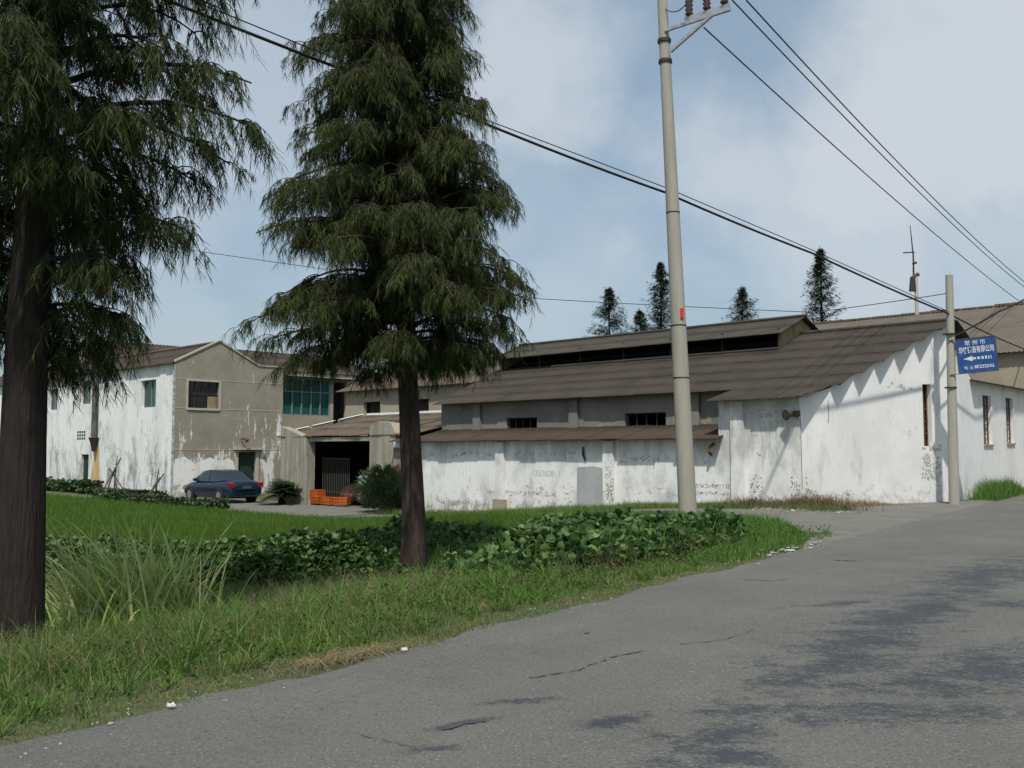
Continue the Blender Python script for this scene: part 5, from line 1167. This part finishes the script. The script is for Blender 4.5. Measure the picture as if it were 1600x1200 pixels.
# low dark hedge plants at the foot of the factory wall
r = np.random.default_rng(73); n = 9000; u = r.uniform(8, 34, n); v = -r.uniform(.3, 1.6, n); x = OL.x + Vv.x * v + Uv.x * u; y = OL.y + Vv.y * v + Uv.y * u
z = gz(x, y) + np.abs(.75 * (.7 + .4 * fbm(x, y, 1.2, 4))) * r.uniform(0, 1, n) ** .6
V_, F_ = leaves(np.stack([x, y, z], 1), r.uniform(.12, .26, n), .6, r); tag(np_obj('wall_foot_plants', V_, F_, 'shrub'), 'low dark green plants along the foot of the white factory wall', 'plants', kind='stuff')
n = 3600; u = r.uniform(-1.5, 8, n); v = -r.uniform(.9, 1.9, n) - np.where(u < 3, 4.0, 0) * 0; x = OL.x + Vv.x * v + Uv.x * u; y = OL.y + Vv.y * v + Uv.y * u
z = gz(x, y) + .3 * r.uniform(0, 1, n); V_, F_ = leaves(np.stack([x, y, z], 1), r.uniform(.10, .2, n), .6, r); tag(np_obj('field_edge_plants', V_, F_, 'shrub'), 'sparse low plants on the field edge near the car', 'plants', kind='stuff')
n = 6000; t = r.uniform(0, 1, n); ga_, gb_ = onz(150, 782, -.87), onz(352, 795, -.87); x = ga_.x + (gb_.x - ga_.x) * t; y = ga_.y + (gb_.y - ga_.y) * t + r.normal(0, .3, n); z = gz(x, y) + .42 * r.uniform(0, 1, n) * (.7 + .5 * fbm(x, y, 1.4, 3)); V_, F_ = leaves(np.stack([x, y, z], 1), r.uniform(.10, .22, n), .6, r); tag(np_obj('field_edge_plants', V_, F_, 'shrub'), 'dark leafy strip hiding the front wheels of the car', 'plants', kind='stuff')

# propped saplings by the factory wall
def sapling(label, px, py, Y, hpx, legs, seed):
    b = at(px, py, Y); b.z = float(gz(b.x, b.y)); root = thing('propped_sapling', label, 'sapling', b, 0, 'propped saplings by the factory wall')
    k = Y / F_PX; m = MB(); H = hpx * k
    m.tube([(0, 0, 0), (.03, 0, H * .5), (.12, 0, H)], [.045, .04, .02], 6); m.build('stem', 'bamboo', root)
    for (dx, top, lean) in legs: MB().tube([(dx * k, -.3, 0), (dx * k * (1 - lean), 0, top * k)], .035, 5).build('prop', 'bamboo', root)
    r = np.random.default_rng(seed); n = 260; P = np.stack([r.normal(-.1, .16, n), r.normal(0, .14, n), r.uniform(H * .35, H * 1.25, n)], 1); a = r.uniform(0, 6.28, n)
    V_, F_ = ribbons(P, np.stack([np.cos(a), np.sin(a), r.uniform(-.2, .7, n)], 1), .14, .04, .4, 2); np_obj('leaves', V_, F_, 'shrub', root)
sapling('bare sapling held by crossed props right of the rust stained wall', 178, 775, 50, 66, [(-20, 62, 1.45), (-12, 50, 1.2), (12, 42, 1.2), (28, 46, 1.3)], 1)
sapling('forked bare sapling on the dark weathered wall left of the car', 243, 777, 49, 46, [(-12, 34, 1.5), (-10, 40, 2.2)], 2)
m = MB(); m.box((-.55, -.25, 0), (.55, .25, .42)); m.box((-.62, -.3, .42), (.62, .3, .47)); o = m.build('trough', 'dark_steel'); p = at(215, 776, 49.3); o.location = (p.x, p.y, float(gz(p.x, p.y))); o.rotation_euler = (0, 0, AZ + math.pi / 2); tag(o, 'low dark trough on the ground between the two saplings', 'trough')

# ------------------------------------------------------------------ orange baskets and bundle in the gateway
def basket(label, v, u, z, seed, lean=0):
    root = thing('plastic_basket', label, 'basket', loc(v, u, z), AZ + lean, 'orange baskets in the gateway'); w, d, h = .23, .32, .27
    m = MB()
    for z_ in (0.0, h * .5, h): 
        t_ = .035
        m.box((-w, -d, z_), (-w + .03, d, z_ + t_)); m.box((w - .03, -d, z_), (w, d, z_ + t_)); m.box((-w + .031, -d, z_), (w - .031, -d + .03, z_ + t_)); m.box((-w + .031, d - .03, z_), (w - .031, d, z_ + t_))
    m.build('rim', 'orange_plastic', root)
    m = MB()
    for k in range(8):
        y = -d + .03 + (2 * d - .1) * k / 7; m.box((-w + .003, y, .0355), (-w + .02, y + .03, h - .001)); m.box((w - .02, y, .0355), (w - .003, y + .03, h - .001))
    for k in range(6):
        x = -w + .035 + (2 * w - .11) * k / 5; m.box((x, -d + .003, .0355), (x + .04, -d + .02, h - .001)); m.box((x, d - .02, .0355), (x + .04, d - .003, h - .001))
    m.box((-w + .04, -d + .04, .01), (w - .04, d - .04, .03)); m.build('slats', 'orange_plastic', root)
gzz = -.80
basket('orange slatted basket on the ground at the left pier, lower one of its pair', .38, 23.75, gzz, 1); basket('orange slatted basket stacked on the one by the left pier', .38, 23.8, gzz + .30, 2, .08)
basket('orange slatted basket on the ground in the middle of the row', .38, 22.85, gzz, 3); basket('orange basket tipped at the right end of the row', .38, 21.9, gzz + .02, 4, .5)
bpile = thing('bundle_heap', 'heap of dull sacks in the dark bay behind the baskets', 'sacks', loc(2.0, 21.6, gzz), AZ)
import bmesh
def lump(name, m_name, parent, c, s, seed, flat=.0):
    bm = bmesh.new(); bmesh.ops.create_icosphere(bm, subdivisions=3, radius=1); r = random.Random(seed); ph = [r.uniform(0, 6) for _ in range(6)]
    for v in bm.verts:
        k = 1 + .12 * math.sin(4 * v.co.x + ph[0]) + .12 * math.sin(5 * v.co.y + ph[1]) + .1 * math.sin(6 * v.co.z + ph[2]) + .05 * math.sin(13 * v.co.x + 11 * v.co.z + ph[3])
        v.co = Vector((v.co.x * s[0] * k + c[0], v.co.y * s[1] * k + c[1], max(v.co.z, -.75) * s[2] * k + c[2]))
    me = bpy.data.meshes.new(name); bm.to_mesh(me); bm.free(); me.materials.append(MATS[m_name]); o = bpy.data.objects.new(name, me); COL.objects.link(o); o.parent = parent
    me.polygons.foreach_set('use_smooth', [True] * len(me.polygons)); return o
lump('sack', 'cement_grey', bpile, (0, .2, .45), (.7, 1.1, .6), 1); lump('sack', 'roof_taupe', bpile, (.1, -.2, 1.1), (.5, .8, .35), 2); lump('sack', 'pink_cloth', bpile, (-.6, 1.2, .4), (.3, .5, .35), 3)
bd = thing('cloth_bundle', 'white and blue cloth bundle at the right side of the gateway', 'bundle', loc(.6, 20.3, gzz), AZ)
lump('cloth', 'white_cloth', bd, (0, 0, 1.05), (.35, .5, .28), 5); lump('sack', 'cement_grey', bd, (.05, .05, .4), (.35, .5, .42), 6); 
m = MB(); m.box((-.1, -.4, 1.38), (.1, .3, 1.46)); m.box((-.1, -.4, 1.56), (.1, -.2, 1.62)); m.build('strap', 'orange_plastic', bd)

# ------------------------------------------------------------------ car
def car():
    cpos = (onz(356, 787, -.87) + Vector((0, 0, 0))); h = Uv
    ctr = cpos + Uv * 2.15 + Vv * .85; z0 = float(gz(ctr.x, ctr.y)) + .03
    root = thing('parked_car', 'dark blue saloon car parked at the cement gable end', 'car', (ctr.x, ctr.y, z0), AZ + math.pi / 2); root.scale = (1.05, 1.05, 1.05)   # local +x = front
    # stations: x, bottom z, sill half width, shoulder z, shoulder half width, deck z (centre)
    st = [(-2.22, .42, .70, .62, .74, .66), (-2.17, .26, .76, .70, .81, .90), (-1.98, .20, .79, .86, .845, 1.03), (-1.55, .19, .81, .93, .86, 1.05), (-1.15, .18, .82, .93, .86, 1.0), (-.5, .18, .83, .91, .865, .95),
          (.3, .18, .83, .90, .865, .93), (1.0, .18, .82, .88, .855, .95), (1.45, .19, .80, .82, .84, .92), (1.85, .20, .77, .74, .80, .82), (2.12, .24, .70, .60, .74, .68), (2.2, .32, .62, .52, .66, .56)]
    bm = bmesh.new(); rings = []
    for (x, zb, wb, zs_, w, zd) in st:
        mid = (zb + zs_) / 2
        sec = [(0, zb), (wb * .9, zb), (wb, zb + .08), (w, mid), (w * .985, zs_ - .08), (w * .93, zs_ + (zd - zs_) * .35), (w * .6, zd - .01), (0, zd)]
        ring = [bm.verts.new((x, y, z)) for y, z in sec] + [bm.verts.new((x, -y, z)) for y, z in sec[-2:0:-1]]
        rings.append(ring)
    for a, b in zip(rings[:-1], rings[1:]):
        n = len(a)
        for i in range(n): bm.faces.new((a[i], a[(i + 1) % n], b[(i + 1) % n], b[i]))
    bm.faces.new(rings[0]); bm.faces.new(rings[-1][::-1]); bmesh.ops.recalc_face_normals(bm, faces=bm.faces)
    me = bpy.data.meshes.new('body'); bm.to_mesh(me); bm.free(); me.materials.append(MATS['car_paint']); body = bpy.data.objects.new('body', me); COL.objects.link(body); body.parent = root
    ms = body.modifiers.new('s', 'SUBSURF'); ms.levels = ms.render_levels = 2; me.polygons.foreach_set('use_smooth', [True] * len(me.polygons))
    # greenhouse
    lower = [(-1.50, .74, 1.0), (-1.05, .80, .95), (-.35, .83, .93), (.35, .83, .93), (.85, .82, .92), (1.18, .76, .93)]
    upper = [(-.92, .56, 1.36), (-.60, .60, 1.41), (-.15, .62, 1.435), (.15, .62, 1.435), (.38, .60, 1.41), (.52, .57, 1.38)]
    def shell(name, f0, f1, m_, push, faces='all', nx=6):
        bm = bmesh.new(); R_ = []
        for (lx, lw, lz), (ux, uw, uz) in zip(lower, upper):
            row = []
            for t in (f0, (f0 + f1) / 2, f1):
                w = lw + (uw - lw) * (t ** .9); row.append((lx + (ux - lx) * t, w + push, lz + (uz - lz) * t))
            R_.append(row)
        vl = [[bm.verts.new(p) for p in row] for row in R_]; vr = [[bm.verts.new((p[0], -p[1], p[2])) for p in row] for row in R_]
        for V2 in (vl, vr):
            for i in range(5):
                for j in range(2): bm.faces.new((V2[i][j], V2[i + 1][j], V2[i + 1][j + 1], V2[i][j + 1]))
        for k in (0, 5):
            for j in range(2): bm.faces.new((vl[k][j], vl[k][j + 1], vr[k][j + 1], vr[k][j]))
        bmesh.ops.recalc_face_normals(bm, faces=bm.faces)
        me = bpy.data.meshes.new(name); bm.to_mesh(me); bm.free(); me.materials.append(MATS[m_]); o = bpy.data.objects.new(name, me); COL.objects.link(o); o.parent = root; return o
    shell('windows', .0, .98, 'car_glass', 0)
    m = MB()
    top = [(x, w, z) for (x, w, z) in upper]
    for i in range(5):
        a, b = top[i], top[i + 1]
        for s_ in (0,):
            m.quad((a[0], a[1] + .012, a[2] - .02), (b[0], b[1] + .012, b[2] - .02), (b[0], b[1] * .8, b[2] + .012), (a[0], a[1] * .8, a[2] + .012))
            m.quad((a[0], a[1] * .8, a[2] + .012), (b[0], b[1] * .8, b[2] + .012), (b[0], -b[1] * .8, b[2] + .012), (a[0], -a[1] * .8, a[2] + .012))
            m.quad((a[0], -a[1] * .8, a[2] + .012), (b[0], -b[1] * .8, b[2] + .012), (b[0], -b[1] - .012, b[2] - .02), (a[0], -a[1] - .012, a[2] - .02))
    m.quad((top[0][0] - .06, top[0][1], top[0][2] - .05), (top[0][0], top[0][1], top[0][2] + .005), (top[0][0], -top[0][1], top[0][2] + .005), (top[0][0] - .06, -top[0][1], top[0][2] - .05))
    m.build('roof_panel', 'car_paint', root, smooth=True)
    for s_ in (1, -1):
        m = MB()
        for k, wd in ((0, .075), (1, .0), (2, .035), (5, .045)):
            if wd == 0: continue
            (lx, lw, lz), (ux, uw, uz) = lower[k], upper[k]
            a = Vector((lx, s_ * (lw + .006), lz)); b = Vector((ux, s_ * (uw + .008), uz)); dx = Vector((wd, 0, 0))
            m.quad(a - dx, a + dx, b + dx, b - dx)
        m.build('window_pillars', 'car_paint', root)
        m = MB(); m.box((.75, s_ * .86 - .07 if s_ > 0 else s_ * .86 - .09, .93), (.87, s_ * .86 + .09 if s_ > 0 else s_ * .86 + .07, 1.06)); m.build('mirror', 'car_paint', root)
        for x in (-.55, .35): MB().box((x - .09, s_ * .868 - .012, .80), (x + .09, s_ * .868 + .012, .83)).build('door_handle', 'rim', root)
        m = MB()
        bx = [(-2.19, .70), (-2.05, .80)]
        m.prism([(-2.225, .70), (-2.02, .77), (-2.00, .89), (-2.10, .92), (-2.19, .88)], 'y', s_ * .60, s_ * .845)
        m.build('tail_light', 'tail_red', root)
        m = MB(); m.prism([(2.16, .52), (1.80, .60), (1.78, .72), (2.02, .70), (2.14, .62)], 'y', s_ * .45, s_ * .79); m.build('headlight', 'rim', root)
        for x in (-1.32, 1.33):
            m = MB(); m.tube([(x, s_ * .66, .31), (x, s_ * .862, .31)], .36, 22); m.build('wheel_arch', 'black_plastic', root)
            m = MB(); m.tube([(x, s_ * .68, .305), (x, s_ * .70, .305), (x, s_ * .86, .305), (x, s_ * .875, .305)], [.27, .305, .305, .28], 22); w_ = m.build('wheel', 'tyre', root, smooth=True)
            m = MB(); m.tube([(x, s_ * .84, .305), (x, s_ * .882, .305)], .19, 18); 
            m.build('rim', 'rim', w_)
    MB().box((-2.262, -.22, .64), (-2.235, .22, .76)).build('number_plate', 'plate', root)
    MB().box((-2.25, -.42, .60), (-2.224, .42, .80)).build('plate_recess', 'black_plastic', root)
    MB().box((-2.26, -.55, .30), (-2.21, .55, .34)).build('bumper_trim', 'black_plastic', root)
car()
